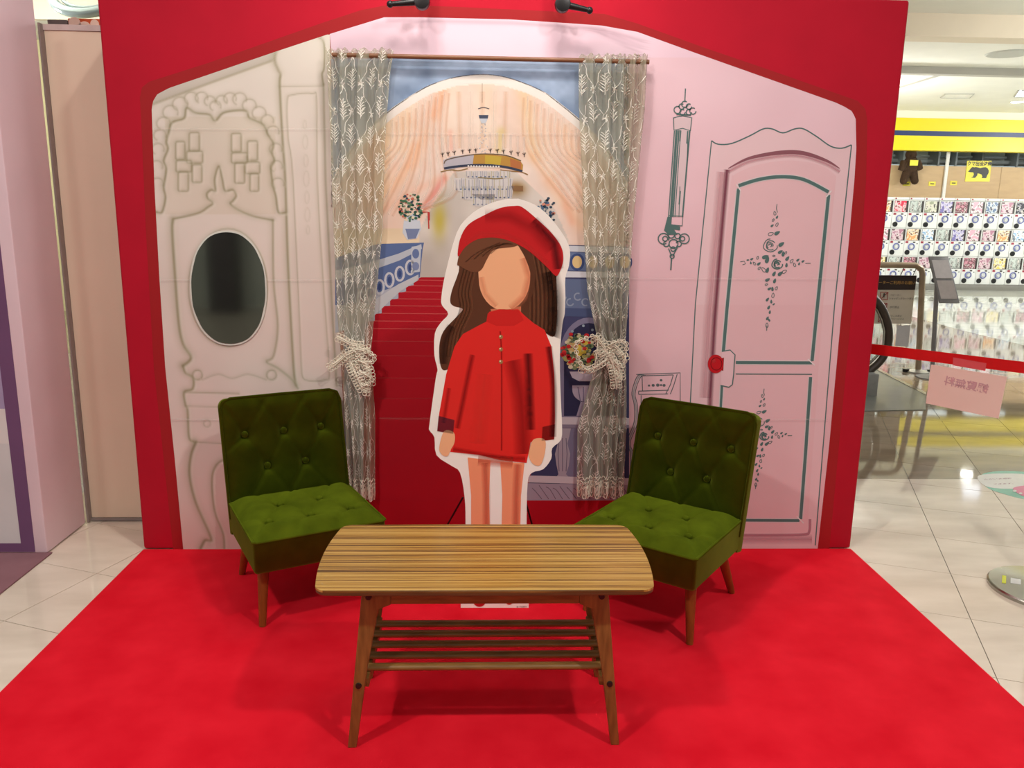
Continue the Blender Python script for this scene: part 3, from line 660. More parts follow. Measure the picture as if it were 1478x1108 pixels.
# oval mirror film
cx, cy = 329.5, 415.5
mirror = thing('oval_mirror', onY(cx, 497, -.004), 'dark oval mirror sheet stuck on the printed white cabinet', 'mirror')
def ov(rx, ry, Y, n=64, wob=0):
    return [onY(cx+rx*math.copysign(abs(math.cos(t))**.9, math.cos(t))+(ry*math.sin(t))*.035+wob*math.sin(9*t+1)*math.sin(4*t), cy+ry*math.copysign(abs(math.sin(t))**.92, math.sin(t)), Y) for t in [2*PI*i/n for i in range(n)]]
MB().prism(ov(55.5, 83, -.0062), (0, .0018, 0)).build('rim', mat('pale_mirror_rim', (214, 212, 204), .4, .05), mirror)
MIR = mat('dark_mirror_film', (176, 180, 172), .06, .06, 4, metal=1.0)
MB().prism(ov(53.2, 80.5, -.0078, wob=.6), (0, .0016, 0)).build('mirror_sheet', MIR, mirror)

# ------------------------------------------------------------------ curtain rod, lace curtains, crochet ties
WOODROD = mat('brown_rod_wood', (128, 84, 56), .45, .15, 20, stretch=(1, 20, 20))
rodY = -.034
rod_a = onY(476, 79, rodY); rod_b = onY(937, 87, rodY); rod_b.z = rod_a.z
rod = thing('curtain_rod', (0, rodY, rod_a.z), 'thin brown wooden curtain rod above the painted arch', 'curtain rod')
MB().cyl(rod_a, rod_b, .0085, n=12).build('pole', WOODROD, rod, smooth=True)
for p in (rod_a+Vector((.02, 0, 0)), rod_b-Vector((.02, 0, 0))):
    MB().cyl(p, (p.x, -.0, p.z), .006, n=8).build('bracket', mat('dark_bracket', (70, 56, 48), .4, .1, metal=.6), rod)

def lace_material():
    m = bpy.data.materials.new('sheer_tulle'); m.use_nodes = True; nt = m.node_tree; N = nt.nodes; K = nt.links
    N.remove(N['Principled BSDF']); out = N['Material Output']
    tr = N.new('ShaderNodeBsdfTransparent'); tr.inputs[0].default_value = (.97, .97, .95, 1)
    df = N.new('ShaderNodeBsdfDiffuse'); tl_ = N.new('ShaderNodeBsdfTranslucent')
    tc = N.new('ShaderNodeTexCoord'); nz = N.new('ShaderNodeTexNoise'); nz.inputs['Scale'].default_value = 9; K.new(tc.outputs['Object'], nz.inputs[0])
    cr = N.new('ShaderNodeValToRGB'); cr.color_ramp.elements[0].color = (*L3((190, 184, 158)), 1); cr.color_ramp.elements[1].color = (*L3((200, 198, 178)), 1)
    K.new(nz.outputs[0], cr.inputs[0]); K.new(cr.outputs[0], df.inputs[0]); K.new(cr.outputs[0], tl_.inputs[0])
    a = N.new('ShaderNodeMixShader'); a.inputs[0].default_value = .3; K.new(df.outputs[0], a.inputs[1]); K.new(tl_.outputs[0], a.inputs[2])
    b = N.new('ShaderNodeMixShader'); b.inputs[0].default_value = .56; K.new(tr.outputs[0], b.inputs[1]); K.new(a.outputs[0], b.inputs[2])
    K.new(b.outputs[0], out.inputs[0]); return m
SHEER = lace_material(); THREAD = mat('white_lace_thread', (240, 236, 226), .8, .05, 60, spec=.2)
CROCHET = mat('cream_crochet_cotton', (240, 232, 214), .85, .06, 80, .4, 600, spec=.15)

def curtain(name, Lp, Rp, nf, ph, label, y0, y1, tieY, pleats):
    fl = interp(Lp); fr = interp(Rp); Y0 = -.045
    amp = lambda y: float(np.interp(y, [y0, y0+40, tieY-60, tieY, tieY+60, y1], [.013, .017, .015, .007, .014, .018]))
    def S(u, v, off=0.0):
        y = y0+(y1-y0)*v; x = fl(y)+(fr(y)-fl(y))*u; p = onY(x, y, Y0)
        w = 2*PI*nf*(u+.06*math.sin(5*u+ph)+.02*math.sin(7*v+ph))
        p.y = Y0-amp(y)*math.sin(w+ph)-.006*math.sin(3*w)*(1 if v < .12 else .3)-off
        if v < .02 and off == 0: p.z += .006*math.sin(w*2.3)
        return p
    root = thing(name, (S(.5, 1).x, Y0, S(.5, 1).z), label, 'curtain')
    nu, nv = 72, 120; mb = MB()
    mb.add([S(i/nu, j/nv) for j in range(nv+1) for i in range(nu+1)], [(j*(nu+1)+i, j*(nu+1)+i+1, (j+1)*(nu+1)+i+1, (j+1)*(nu+1)+i) for j in range(nv) for i in range(nu)])
    mb.build('sheer_cloth', SHEER, root, smooth=True)
    em = MB(); rr = random.Random(hash(name) % 97 if False else nf*7)
    H = (y1-y0)
    Wc = 105.0     # cloth width in picture units at rest
    def rib(pts, w):
        P = [Vector(p) for p in pts]; n = len(P); vs = []; fs = []
        for i, p in enumerate(P):
            d = P[min(i+1, n-1)]-P[max(i-1, 0)]; d = d.normalized() if d.length else Vector((1, 0)); q = Vector((-d.y, d.x))
            ww = w*(.35+.65*math.sin(PI*(i+.5)/n)) if n > 2 else w
            for o in (-.5, .5):
                r = p+q*ww*o; vs.append(S(min(max(r.x/Wc, 0), 1), min(max(r.y/H, 0), 1), .0015))
        for i in range(n-1): fs.append((2*i, 2*i+1, 2*i+3, 2*i+2))
        em.add(vs, fs)
    dx, dy = 34.0, 66.0
    for r in range(-1, int(H/(dy*.62))+2):
        for c in range(-1, int(Wc/dx)+2):
            nx, ny = c*dx+(dx/2 if r % 2 else 0)+6+rr.uniform(-2.5, 2.5), r*dy/1.0*.62+10+rr.uniform(-3, 3)
            # flower knot
            for k in range(6):
                a = 2*PI*k/6+rr.random(); rib([(nx, ny), (nx+5.5*math.cos(a)*.9, ny+6*math.sin(a))], 1.3)
            # vines to the two knots below
            for s in (-1, 1):
                ex, ey = nx+s*dx/2, ny+dy*.62
                pts = [(nx+(ex-nx)*t+2.2*math.sin(t*9+c), ny+(ey-ny)*t) for t in [i/7 for i in range(8)]]
                rib(pts, 1.0)
            # leafy spray between knots
            if True:
                bx, by = nx, ny+dy*.72
                for k in range(13):
                    t = k/12; side = -1 if k % 2 else 1; hx = bx+rr.uniform(-1, 1); hy = by-t*26
                    l_ = (10*(1-.6*t)+3)*rr.uniform(.55, 1.15); a = math.radians(50+rr.uniform(-18, 18))
                    rib([(hx, hy), (hx+side*l_*.5*math.sin(a), hy-l_*.45), (hx+side*l_*math.sin(a)+rr.uniform(-1, 1), hy-l_*.7)], 1.35)
                rib([(bx, by+2), (bx, by-14), (bx+rr.uniform(-1, 1), by-30)], 1.0)
    em.build('embroidery', THREAD, root)
    # scalloped lace hem
    hm = MB(); n = 11
    for i in range(n):
        c0 = (i+.5)/n
        for rad, wv in ((.95, 0), (.5, 1)):
            pts = [S(min(1, max(0, c0+math.cos(t)*rad*.5/n)), min(1, 1-.018+.020*math.sin(t)*rad), .003) for t in [2*PI*k/12 for k in range(12)]]
            hm.tube(pts, .0016, 5, closed=True)
    for vv in (.955, .965, .976):
        hm.tube([S(i/40, vv+.003*math.sin(i*1.7+vv*90), .003) for i in range(41)], .0016, 5)
    hm.build('lace_hem', CROCHET, root)
    return root, S
cl, SL = curtain('lace_curtain', [(470,70),(474,110),(478,200),(482,330),(487,450),(492,510),(498,600),(506,722)], [(568,70),(562,110),(556,200),(552,330),(540,450),(535,510),(541,600),(541,722)], 4, .4, 'sheer lace curtain beside the printed white pillar, gathered at its waist', 71, 722, 515, 6)
crt, SR = curtain('lace_curtain', [(836,78),(836,150),(840,250),(842,330),(848,420),(866,505),(850,560),(834,620),(833,718)], [(936,78),(932,150),(921,250),(913,330),(908,420),(903,505),(905,560),(905,620),(900,718)], 5, 2.1, 'sheer lace curtain beside the plain pink wall, gathered at its waist', 79, 718, 515, 7)

def crochet_tie(name, ribbons, bow, label, base):
    root = thing(name, base, label, 'curtain tie')
    mb = MB(); rr = random.Random(len(ribbons))
    for pts, w, rows in ribbons:
        P = smooth_path(pts, 6); Ls = [0]
        for a, b in zip(P[:-1], P[1:]): Ls.append(Ls[-1]+math.dist(a, b))
        n = max(3, int(Ls[-1]/4.2))
        for k in range(n):
            s = Ls[-1]*(k+.5)/n; i = max(j for j in range(len(Ls)) if Ls[j] <= s); i = min(i, len(P)-2)
            t = (s-Ls[i])/max(1e-6, Ls[i+1]-Ls[i]); x = P[i][0]+(P[i+1][0]-P[i][0])*t; y = P[i][1]+(P[i+1][1]-P[i][1])*t
            d = Vector((P[i+1][0]-P[i][0], P[i+1][1]-P[i][1])).normalized(); q = Vector((-d.y, d.x))
            for r in range(rows):
                o = (r-(rows-1)/2)*w/rows; cx_, cy_ = x+q.x*o+rr.uniform(-.4, .4), y+q.y*o+rr.uniform(-.4, .4); rd = 2.3+(.7 if r in (0, rows-1) else 0)
                Yd = -.072-.004*math.sin(k*.9+r)-.012*math.sin(PI*k/n)
                mb.tube([onY(cx_+rd*math.cos(a)*1.05, cy_+rd*math.sin(a), Yd-.002*math.sin(2*a)) for a in [2*PI*j/9 for j in range(9)]], .0018, 5, closed=True)
        for sgn in (-1, 1):
            mb.tube([onY(x+0, y+0, -.074-.012*math.sin(PI*j/(len(P)-1))) for j, (x, y) in enumerate([(px_+0*sgn, py_+sgn*w*.12) for px_, py_ in P])], .0024, 5)
    mb.build('crochet_band', CROCHET, root, smooth=True)
    bb = MB()
    for pts in bow:
        P = smooth_path(pts, 6, True)
        bb.tube([onY(x, y, -.084-.006*math.sin(j*.7)) for j, (x, y) in enumerate(P)], .0028, 6, closed=True)
        for j, (x, y) in enumerate(P[::3]):
            bb.tube([onY(x+3*math.cos(a), y+3*math.sin(a), -.087) for a in [2*PI*k/8 for k in range(8)]], .002, 5, closed=True)
    bb.build('bow', CROCHET, root, smooth=True)
    return root
crochet_tie('curtain_tieback', [([(474,532),(488,522),(502,510),(518,505),(534,504)], 11, 3), ([(486,486),(496,491),(508,497),(524,499)], 10, 3), ([(500,512),(508,528),(516,545),(524,560),(534,563)], 16, 4), ([(512,508),(526,522),(534,540),(535,556)], 12, 3)],
            [[(512,505),(528,507),(540,514),(537,522),(524,520)], [(515,520),(536,531),(522,538)], [(520,538),(537,548),(524,556)]], 'cream crochet tie knotted around the curtain beside the white pillar', onY(515, 560, -.07))
crochet_tie('curtain_tieback', [([(836,532),(850,534),(862,528),(876,518),(884,505)], 9, 2), ([(858,486),(868,496),(876,508),(884,524),(888,545),(890,560)], 14, 4), ([(872,505),(884,498),(896,508),(902,520)], 12, 3), ([(880,520),(892,530),(896,548)], 12, 3), ([(862,505),(868,515)], 12, 3)],
            [[(862,488),(846,488),(833,494),(832,508),(838,524),(848,534),(858,528)], [(880,500),(894,492),(904,496),(903,512),(899,528),(888,522)]], 'cream crochet tie with open bow loops on the curtain beside the pink wall', onY(884, 560, -.07))

# ------------------------------------------------------------------ arm lamps clamped on the backdrop's top edge
BLK = mat('black_lamp_metal', (38, 36, 38), .35, .15, 40, metal=.4)
def arm_lamp(pivot, tip, head, label, power):
    pv = onY(*pivot, -.10); tp = onY(*tip, -.10); hd = Vector(head)
    root = thing('arm_lamp', (pv.x, .02, BT), label, 'lamp', 'lamps over the backdrop')
    MB().box((pv.x-.03, -.02, BT+.001), (pv.x+.03, .05, BT+.05)).build('clamp', BLK, root, bevel=.006)
    MB().cyl((pv.x, -.0, BT+.01), (pv.x, -.05, BT+.02), .012).cyl((pv.x, -.05, BT+.02), pv, .011).build('bracket', BLK, root, smooth=True)
    MB().cyl(pv-Vector((0, .018, 0)), pv+Vector((0, .018, 0)), .029, n=20).build('pivot_knob', BLK, root, smooth=True, bevel=.003)
    MB().cyl(pv, tp, .014, .009, n=10).ball(tp, .013).build('lever', BLK, root, smooth=True)
    MB().tube([pv, (pv.x+(hd.x-pv.x)*.3, -.16, BT+.10), (pv.x+(hd.x-pv.x)*.7, -.3, BT+.24), hd+Vector((0, .05, .06))], .010, 10).build('arm', BLK, root, smooth=True)
    d = (Vector((hd.x*.8, -.55, .2))-hd).normalized(); up_ = Vector((1, 0, 0)); y_ = d.cross(up_).normalized(); x_ = y_.cross(d)
    c = [hd+x_*sx*.10+y_*sy*.06 for sx, sy in ((-1, -1), (1, -1), (1, 1), (-1, 1))]
    MB().hexa([p for p in c]+[p-d*.045 for p in c]).build('head', BLK, root, bevel=.006)
    c2 = [hd+d*.001+x_*sx*.09+y_*sy*.05 for sx, sy in ((-1, -1), (1, -1), (1, 1), (-1, 1))]
    MB().hexa([p for p in c2]+[p+d*.003 for p in c2]).build('diffuser', mat('lit_diffuser', (255, 246, 230), .5, .01, emit=6), root)
    lo = area_light('arm_lamp_light', hd+d*.012, hd+d, .16, power, (1, .93, .82))
    return root
arm_lamp((609,2), (563,6), (-.42, -.42, 2.62), 'black clamp lamp arm above the left end of the arch print', 3.6)
arm_lamp((812,6), (851,15), (.22, -.42, 2.62), 'black clamp lamp arm above the right end of the arch print', 3.6)

# ------------------------------------------------------------------ cut-out standee
SY = -.545
standee = thing('cutout_standee', (onZ(714, 880).x, SY, TOP), 'white-edged cutout standee of a plain figure in red coat and beret', 'standee')
sil = [(748,286.5),(771.6,295),(793,312.5),(813,338.5),(822.5,360),(821,384),(816,401),(816,430),(815,453),(811.7,468.5),(808,515),(809.5,576),(811,608.6),(810,634),(797,646.5),(795.7,661.7),(784,677),(768,682),(761.6,697),(760,755),(760,840),(763,856),(763,879.6),(665,879.6),(665,856),(671,840),(672,755),(670.6,717),(664,682),(651.7,672),(630,656.6),(627,631),(620,621),(620,611),(629,545.5),(631.5,533),(627,512.6),(627.6,481.5),(636,466),(647,453),(638.4,441),(637,429.5),(642.7,395),(659,336),(676,312.5),(696,298.4),(717.5,290),(732.6,287)]
silp = smooth_path(sil[:21], 3)+sil[21:25]+smooth_path(sil[25:], 3)
BW = mat('white_foam_board', (250, 245, 238), .45, .02, 8)
pts = [onY(x, y, SY) for x, y in silp]; lo_ = min(p.z for p in pts)
for p in pts: p.z += 0 if p.z > .1 else (TOP-lo_)
MB().prism(pts, (0, .006, 0)).build('board', BW, standee)
pr = Print(0, SY, 1.22)
HAIR = (84, 50, 34); HD = (56, 32, 22); HL = (132, 84, 58); CT = (206, 40, 36); CD = (150, 18, 22); SK = (232, 168, 128); SKD = (206, 122, 88)
hair = [(664,372),(662,392),(652,420),(650,436),(656,442),(668,446),(658,458),(640,478),(634,500),(636,528),(644,534),(660,520),(690,476),(772,476),(798,486),(803,470),(804,440),(803,400),(808,388),(800,350),(740,320),(680,335)]
pr.poly(smooth_path(hair, 4, True), HAIR)
for k in range(26):
    x = 666+k*1.6; 
    if k < 12: pr.curve([(x+6,380),(x-4,420),(x-2,446),(x-16,480),(x-22,515)], 1.6, HL if k % 3 else HD, .5, l=1, soft=True)
for k in range(14):
    x = 764+k*3; pr.curve([(x-8,362),(x,410),(x+1,450),(x,478)], 1.8, HD if k % 2 else HL, .45, l=1, soft=True)
pr.curve([(792,392),(800,430),(800,470),(796,484)], 16, (30,16,12), .8, l=1, soft=True); pr.curve([(652,470),(642,495),(640,525)], 8, (44,24,18), .6, l=1, soft=True)
face = arcpts(728,402,37,46,0,180,16)+[(690,385),(694,366),(712,352),(740,350),(760,362),(766,382)]
pr.poly(face, SK, l=2); pr.line([(756,372),(764,400),(757,428),(738,446)], 8, SKD, .45, l=3, soft=True); pr.line([(694,400),(700,424),(716,442)], 6, SKD, .3, l=3, soft=True)
pr.poly([(708,446),(752,442),(752,462),(712,462)], (190,110,80), l=1)
pr.poly(smooth_path([(660,380),(668,356),(690,344),(724,340),(748,350),(742,356),(714,360),(704,372),(694,390),(680,392),(664,384)], 4, True), (104,64,44), l=4)
for k in range(7): pr.curve([(672+k*6,378-k*2),(690+k*6,364-k*2),(722+k*3,350+k*.4)], 1.4, HL if k % 2 else HD, .5, l=5, soft=True)
pr.poly(smooth_path([(746,350),(762,360),(772,384),(770,420),(760,440),(766,400),(758,372)], 4, True), HAIR, l=4)
beret = [(661,370),(664,345),(676,324),(700,310),(722,300),(742,297),(754,299),(775,316),(796,336),(810,356),(813,375),(808,392),(802,398),(790,386),(766,364),(742,350),(716,343),(690,345),(672,356)]
pr.poly(smooth_path(beret, 4, True), (180,30,34), l=6)
pr.line([(700,312),(736,312),(770,330),(796,360)], 12, (140,20,26), .35, l=7, soft=True); pr.line([(770,318),(800,350),(806,388)], 9, (70,14,20), .65, l=7, soft=True); pr.line([(672,350),(692,338),(722,336),(752,348),(790,380)], 5, (206,50,50), .4, l=7, soft=True)
coat = [(706,450),(722,446),(748,446),(758,456),(770,466),(786,476),(796,500),(800,540),(801,600),(800,634),(766,638),(760,668),(724,664),(690,656),(650,652),(656,626),(631,622),(634,596),(644,540),(656,500),(668,482),(690,470),(702,464)]
pr.poly(coat, CT, l=2)
pr.poly([(704,452),(720,446),(748,447),(756,462),(742,470),(716,470),(702,464)], (190,34,32), l=3)
for q, w, c, a in (([(682,512),(676,540),(668,580),(660,618)], 5, CD, .7), ([(762,510),(764,560),(766,620)], 8, (80,8,14), .75), ([(792,500),(799,560),(798,630)], 6, (90,10,16), .75), ([(740,520),(752,580),(756,655)], 16, CD, .6), ([(648,560),(640,610)], 4, CD, .5), ([(654,648),(720,660),(758,662)], 5, CD, .5), ([(700,540),(694,600),(690,640)], 14, (220,56,48), .4), ([(722,478),(724,520),(724,650)], 1.6, CD, .8)): pr.curve(q, w, c, a, l=4, soft=True)
pr.poly([(633,600),(656,606),(654,626),(631,622)], (34,32,50), .55, l=5); pr.poly([(783,616),(801,612),(800,634),(782,636)], (60,8,14), .5, l=5)
for pts_ in ([(641,622),(655,624),(656,638),(650,650),(646,658),(638,656),(634,646)], [(770,634),(786,634),(787,650),(782,668),(776,672),(768,668),(763,658),(764,650)]): pr.poly(smooth_path(pts_, 4, True), SK, l=5)
for y in (486, 504, 522): pr.ell(723, y, 3, 3, (150,110,70), l=6, n=12); pr.ell(722, y-1, 1.1, 1.1, (236,214,180), l=7, n=8)
pr.poly([(675,660),(708,664),(706,715),(707,760),(706,855),(683,855),(680,760),(680,715)], (224,142,106), l=1); pr.poly([(722,666),(757,668),(752,715),(751,760),(748,855),(726,855),(724,760),(725,715)], (224,142,106), l=1)
for q, w in (([(700,668),(702,715),(702,800)], 7), ([(747,670),(745,715),(744,800)], 7), ([(690,664),(740,668)], 9)): pr.line(q, w, (196,96,72), .65, l=2, soft=True)
pr.poly(arcpts(692,862,11,13.5,0,360,20), (170,24,30), l=3); pr.poly(arcpts(735,860,8,12.5,0,360,20), (170,24,30), l=3)
pr.build('printed_figure', standee, BOARD_INK)
tp_ = onY(753, 875.6, SY-.002)
text_mb('© TOMY', tp_, (1, 0, 0), (0, 0, 1), .010).build('lettering', mat('black_print', (40, 34, 36), .5, .05), standee)
STW = mat('dark_steel_wire', (40, 34, 36), .35, .1, metal=.8)
for (a, b) in (((668,718),(638,772)), ((757,718),(772,772))):
    p1 = onY(*a, SY+.02); p2 = onY(*b, SY+.14)
    d = (p2-p1); p3 = p1+d*((TOP+.004-p1.z)/d.z); p3.y = SY+.3
    MB().tube([p1, p3], .0035, 8).build('support_rod', STW, standee, smooth=True)
MB().box((onZ(690, 879).x, SY+.006, TOP), (onZ(740, 879).x, SY+.16, TOP+.008)).build('base_plate', STW, standee, bevel=.002)
ptx = onY(712, 700, SY).x
MB().box((ptx-.012, SY+.006, TOP+.008), (ptx+.012, SY+.02, 1.1)).build('support_post', STW, standee, bevel=.002)

# ------------------------------------------------------------------ coffee table
def zebra():
    m = bpy.data.materials.new('zebra_wood_top'); m.use_nodes = True; nt = m.node_tree; N = nt.nodes; K = nt.links; b = N['Principled BSDF']
    tc = N.new('ShaderNodeTexCoord'); mp = N.new('ShaderNodeMapping'); mp.inputs['Scale'].default_value = (.35, 70, 1); K.new(tc.outputs['Object'], mp.inputs[0])
    n1 = N.new('ShaderNodeTexNoise'); n1.inputs['Scale'].default_value = 1.6; n1.inputs['Detail'].default_value = 2.5; n1.inputs['Roughness'].default_value = .68; K.new(mp.outputs[0], n1.inputs[0])
    mp2 = N.new('ShaderNodeMapping'); mp2.inputs['Scale'].default_value = (5, 260, 1); K.new(tc.outputs['Object'], mp2.inputs[0])
    n2 = N.new('ShaderNodeTexNoise'); n2.inputs['Scale'].default_value = 1.5; n2.inputs['Detail'].default_value = 2; K.new(mp2.outputs[0], n2.inputs[0])
    ad = N.new('ShaderNodeMath'); ad.operation = 'MULTIPLY_ADD'; ad.inputs[1].default_value = .22; K.new(n2.outputs[0], ad.inputs[0]); K.new(n1.outputs[0], ad.inputs[2])
    cr = N.new('ShaderNodeValToRGB'); e = cr.color_ramp.elements
    e[0].position = .47; e[0].color = (*L3((96, 66, 34)), 1); e[1].position = .76; e[1].color = (*L3((200, 162, 92)), 1)
    for p, c in ((.545, (122, 84, 40)), (.585, (168, 124, 56)), (.66, (180, 138, 66))): q = e.new(p); q.color = (*L3(c), 1)
    K.new(ad.outputs[0], cr.inputs[0]); K.new(cr.outputs[0], b.inputs['Base Color'])
    b.inputs['Roughness'].default_value = .33; b.inputs['Specular IOR Level'].default_value = .4
    return m
ZEB = zebra()
TW = mat('walnut_stained_leg', (122, 86, 42), .38, .16, 14, .05, 60, stretch=(6, 6, .8), rgb2=(136, 98, 50))
TWX = mat('walnut_stained_rail', (120, 84, 40), .38, .16, 14, .05, 60, stretch=(.8, 6, 6), rgb2=(134, 96, 48))
TX, TYc = -.0865, -1.178
table = thing('coffee_table', (TX, TYc, TOP), 'low wooden coffee table with striped top and slatted shelf', 'table')
def top_outline(hx, hy, bow, r, n=8):
    out = []
    for sx, sy, a0 in ((1, 1, 0), (-1, 1, 90), (-1, -1, 180), (1, -1, 270)):
        for i in range(n+1):
            a = math.radians(a0+90*i/n); out.append([sx*(hx-r)+r*math.cos(a), sy*(hy-r)+r*math.sin(a)])
        if a0 in (0, 180):     # straight long side after this corner
            pass
    res = []
    for i, p in enumerate(out):
        res.append(p); q = out[(i+1) % len(out)]
        dd = math.dist(p, q)
        if dd > .08:
            for k in range(1, 12): res.append([p[0]+(q[0]-p[0])*k/12, p[1]+(q[1]-p[1])*k/12])
    fin = []
    for x, y in res:
        t = 1-(y/hy)**2; fin.append((x+math.copysign(bow, x)*t*min(1, abs(x)/(hx*.98)), y+math.copysign(.006, y)*(1-(x/hx)**2)*min(1, abs(y)/(hy*.98))))
    return fin
ol = top_outline(.436, .222, .022, .028)
tb = MB(); tb.prism([(TX+x, TYc+y, .494) for x, y in ol], (0, 0, .006)); tb.build('table_top', ZEB, table, bevel=.002)
tb = MB(); tb.prism([(TX+x*.999, TYc+y*.998, .486) for x, y in ol], (0, 0, .008)); tb.build('top_edging', mat('dark_edge_wood', (92, 58, 30), .4, .15, 20, stretch=(.6, 6, 6)), table, bevel=.002)
FY, RY = -1.335, -1.000
for (yy, s) in ((FY, 1), (RY, -1)):
    ya, yb = (yy-.011, yy+.011)
    for sx in (-1, 1):
        def X(v): return TX+sx*v
        prof = [(.3755, TOP), (.352, TOP), (.318, .24), (.284, .418), (.250, .432), (.250, .486), (.314, .486), (.328, .455)]
        MB().prism([(X(a), ya, z) for a, z in prof], (0, yb-ya, 0)).build('leg', TW, table, bevel=.003)
    MB().box((TX-.25, ya, .434), (TX+.25, yb, .486)).build('apron_rail', TWX, table, bevel=.002)
for sx in (-1, 1):
    x0 = TX+sx*.326
    MB().hexa([(x0-.010, FY+.011, .178), (x0+.010, FY+.011, .178), (x0+.010, RY-.011, .192), (x0-.010, RY-.011, .192), (x0-.010, FY+.011, .206), (x0+.010, FY+.011, .206), (x0+.010, RY-.011, .220), (x0-.010, RY-.011, .220)]).build('side_rail', TWX, table, bevel=.002)
    MB().box((TX+sx*.28-.01, FY+.011, .44), (TX+sx*.28+.01, RY-.011, .485)).build('cross_rail', TWX, table, bevel=.002)
for k in range(5):
    yy = -1.286+k*.0555; zz = .2065+k*.0023
    mb = MB(); n = 14; xs = (TX-.333, TX+.333)
    mb.add([(x, yy+.0135*math.cos(2*PI*i/n), zz+.009+.0098*math.sin(2*PI*i/n)) for x in xs for i in range(n)], [(i, (i+1) % n, n+(i+1) % n, n+i) for i in range(n)]+[tuple(range(n)), tuple(range(2*n-1, n-1, -1))])
    mb.build('slat', TWX, table, smooth=True)
BOLT = mat('dark_bolt_steel', (62, 60, 60), .35, .1, metal=.8)
for sx in (-1, 1):
    for (v, z) in ((.309, .455), (.341, .196)):
        MB().cyl((TX+sx*v, FY-.011, z), (TX+sx*v, FY-.0155, z), .0085, .0075, n=16).cyl((TX+sx*v, FY-.0155, z), (TX+sx*v, FY-.0160, z), .003, n=6).build('bolt', BOLT, table, smooth=True)

# ------------------------------------------------------------------ green velvet chairs
# the velvet's pile leans along the surface (forward on the cushion, down on the upright faces) and turns the shading normal with it
def velvet(name, nap):
    m = mat(name, (72, 84, 10), .9, .12, 12, .10, 1200, spec=.06, sheen=.5, sheen_tint=(186, 196, 70), rgb2=(80, 92, 14))
    nt = m.node_tree; N = nt.nodes; K = nt.links
    ge = N.new('ShaderNodeNewGeometry'); vt = N.new('ShaderNodeVectorTransform'); vt.vector_type = 'VECTOR'; vt.convert_from = 'OBJECT'; vt.convert_to = 'WORLD'; vt.inputs[0].default_value = nap
    ad = N.new('ShaderNodeVectorMath'); ad.operation = 'ADD'; K.new(ge.outputs['Normal'], ad.inputs[0]); K.new(vt.outputs[0], ad.inputs[1])
    no = N.new('ShaderNodeVectorMath'); no.operation = 'NORMALIZE'; K.new(ad.outputs[0], no.inputs[0])
    for n in N:
        if n.type == 'BUMP': K.new(no.outputs[0], n.inputs['Normal'])
    return m
VEL = velvet('green_velvet_pile_down', (0, 0, -.85)); VELS = velvet('green_velvet_pile_forward', (0, -.45, 0))
CLEG = mat('chair_leg_wood', (128, 70, 26), .35, .18, 12, .05, 60, stretch=(6, 6, .8))
def tuft(u, v, btn, links):
    h = 0
    for bx_, by_ in btn:
        h -= .022*math.exp(-((u-bx_)**2+(v-by_)**2)/(.026**2))+.016*math.exp(-((u-bx_)**2+(v-by_)**2)/(.07**2))
    for (x0, y0), (x1, y1) in links:
        dx, dy = x1-x0, y1-y0; t = max(0, min(1, ((u-x0)*dx+(v-y0)*dy)/(dx*dx+dy*dy))); d = math.hypot(u-x0-t*dx, v-y0-t*dy)
        h -= .0075*math.exp(-(d/.008)**2)
    return h
def links_for(rows, hw, lo, hi):
    L_ = []; A, B = rows
    for a in A:
        for b in B:
            if abs(a[0]-b[0]) < .12: L_.append((a, b))
    for a in A:
        for s in (-1, 1):
            far = hi if a[1] > B[0][1] else lo; L_.append((a, (max(-hw, min(hw, a[0]+s*.10)), far)))
            if abs(a[0]) > .1 and s*a[0] > 0: L_.append((a, (s*hw, (a[1]+B[0][1])/2)))
    for b in B:
        for s in (-1, 1):
            far = lo if b[1] < A[0][1] else hi; L_.append((b, (max(-hw, min(hw, b[0]+s*.10)), far)))
    return L_
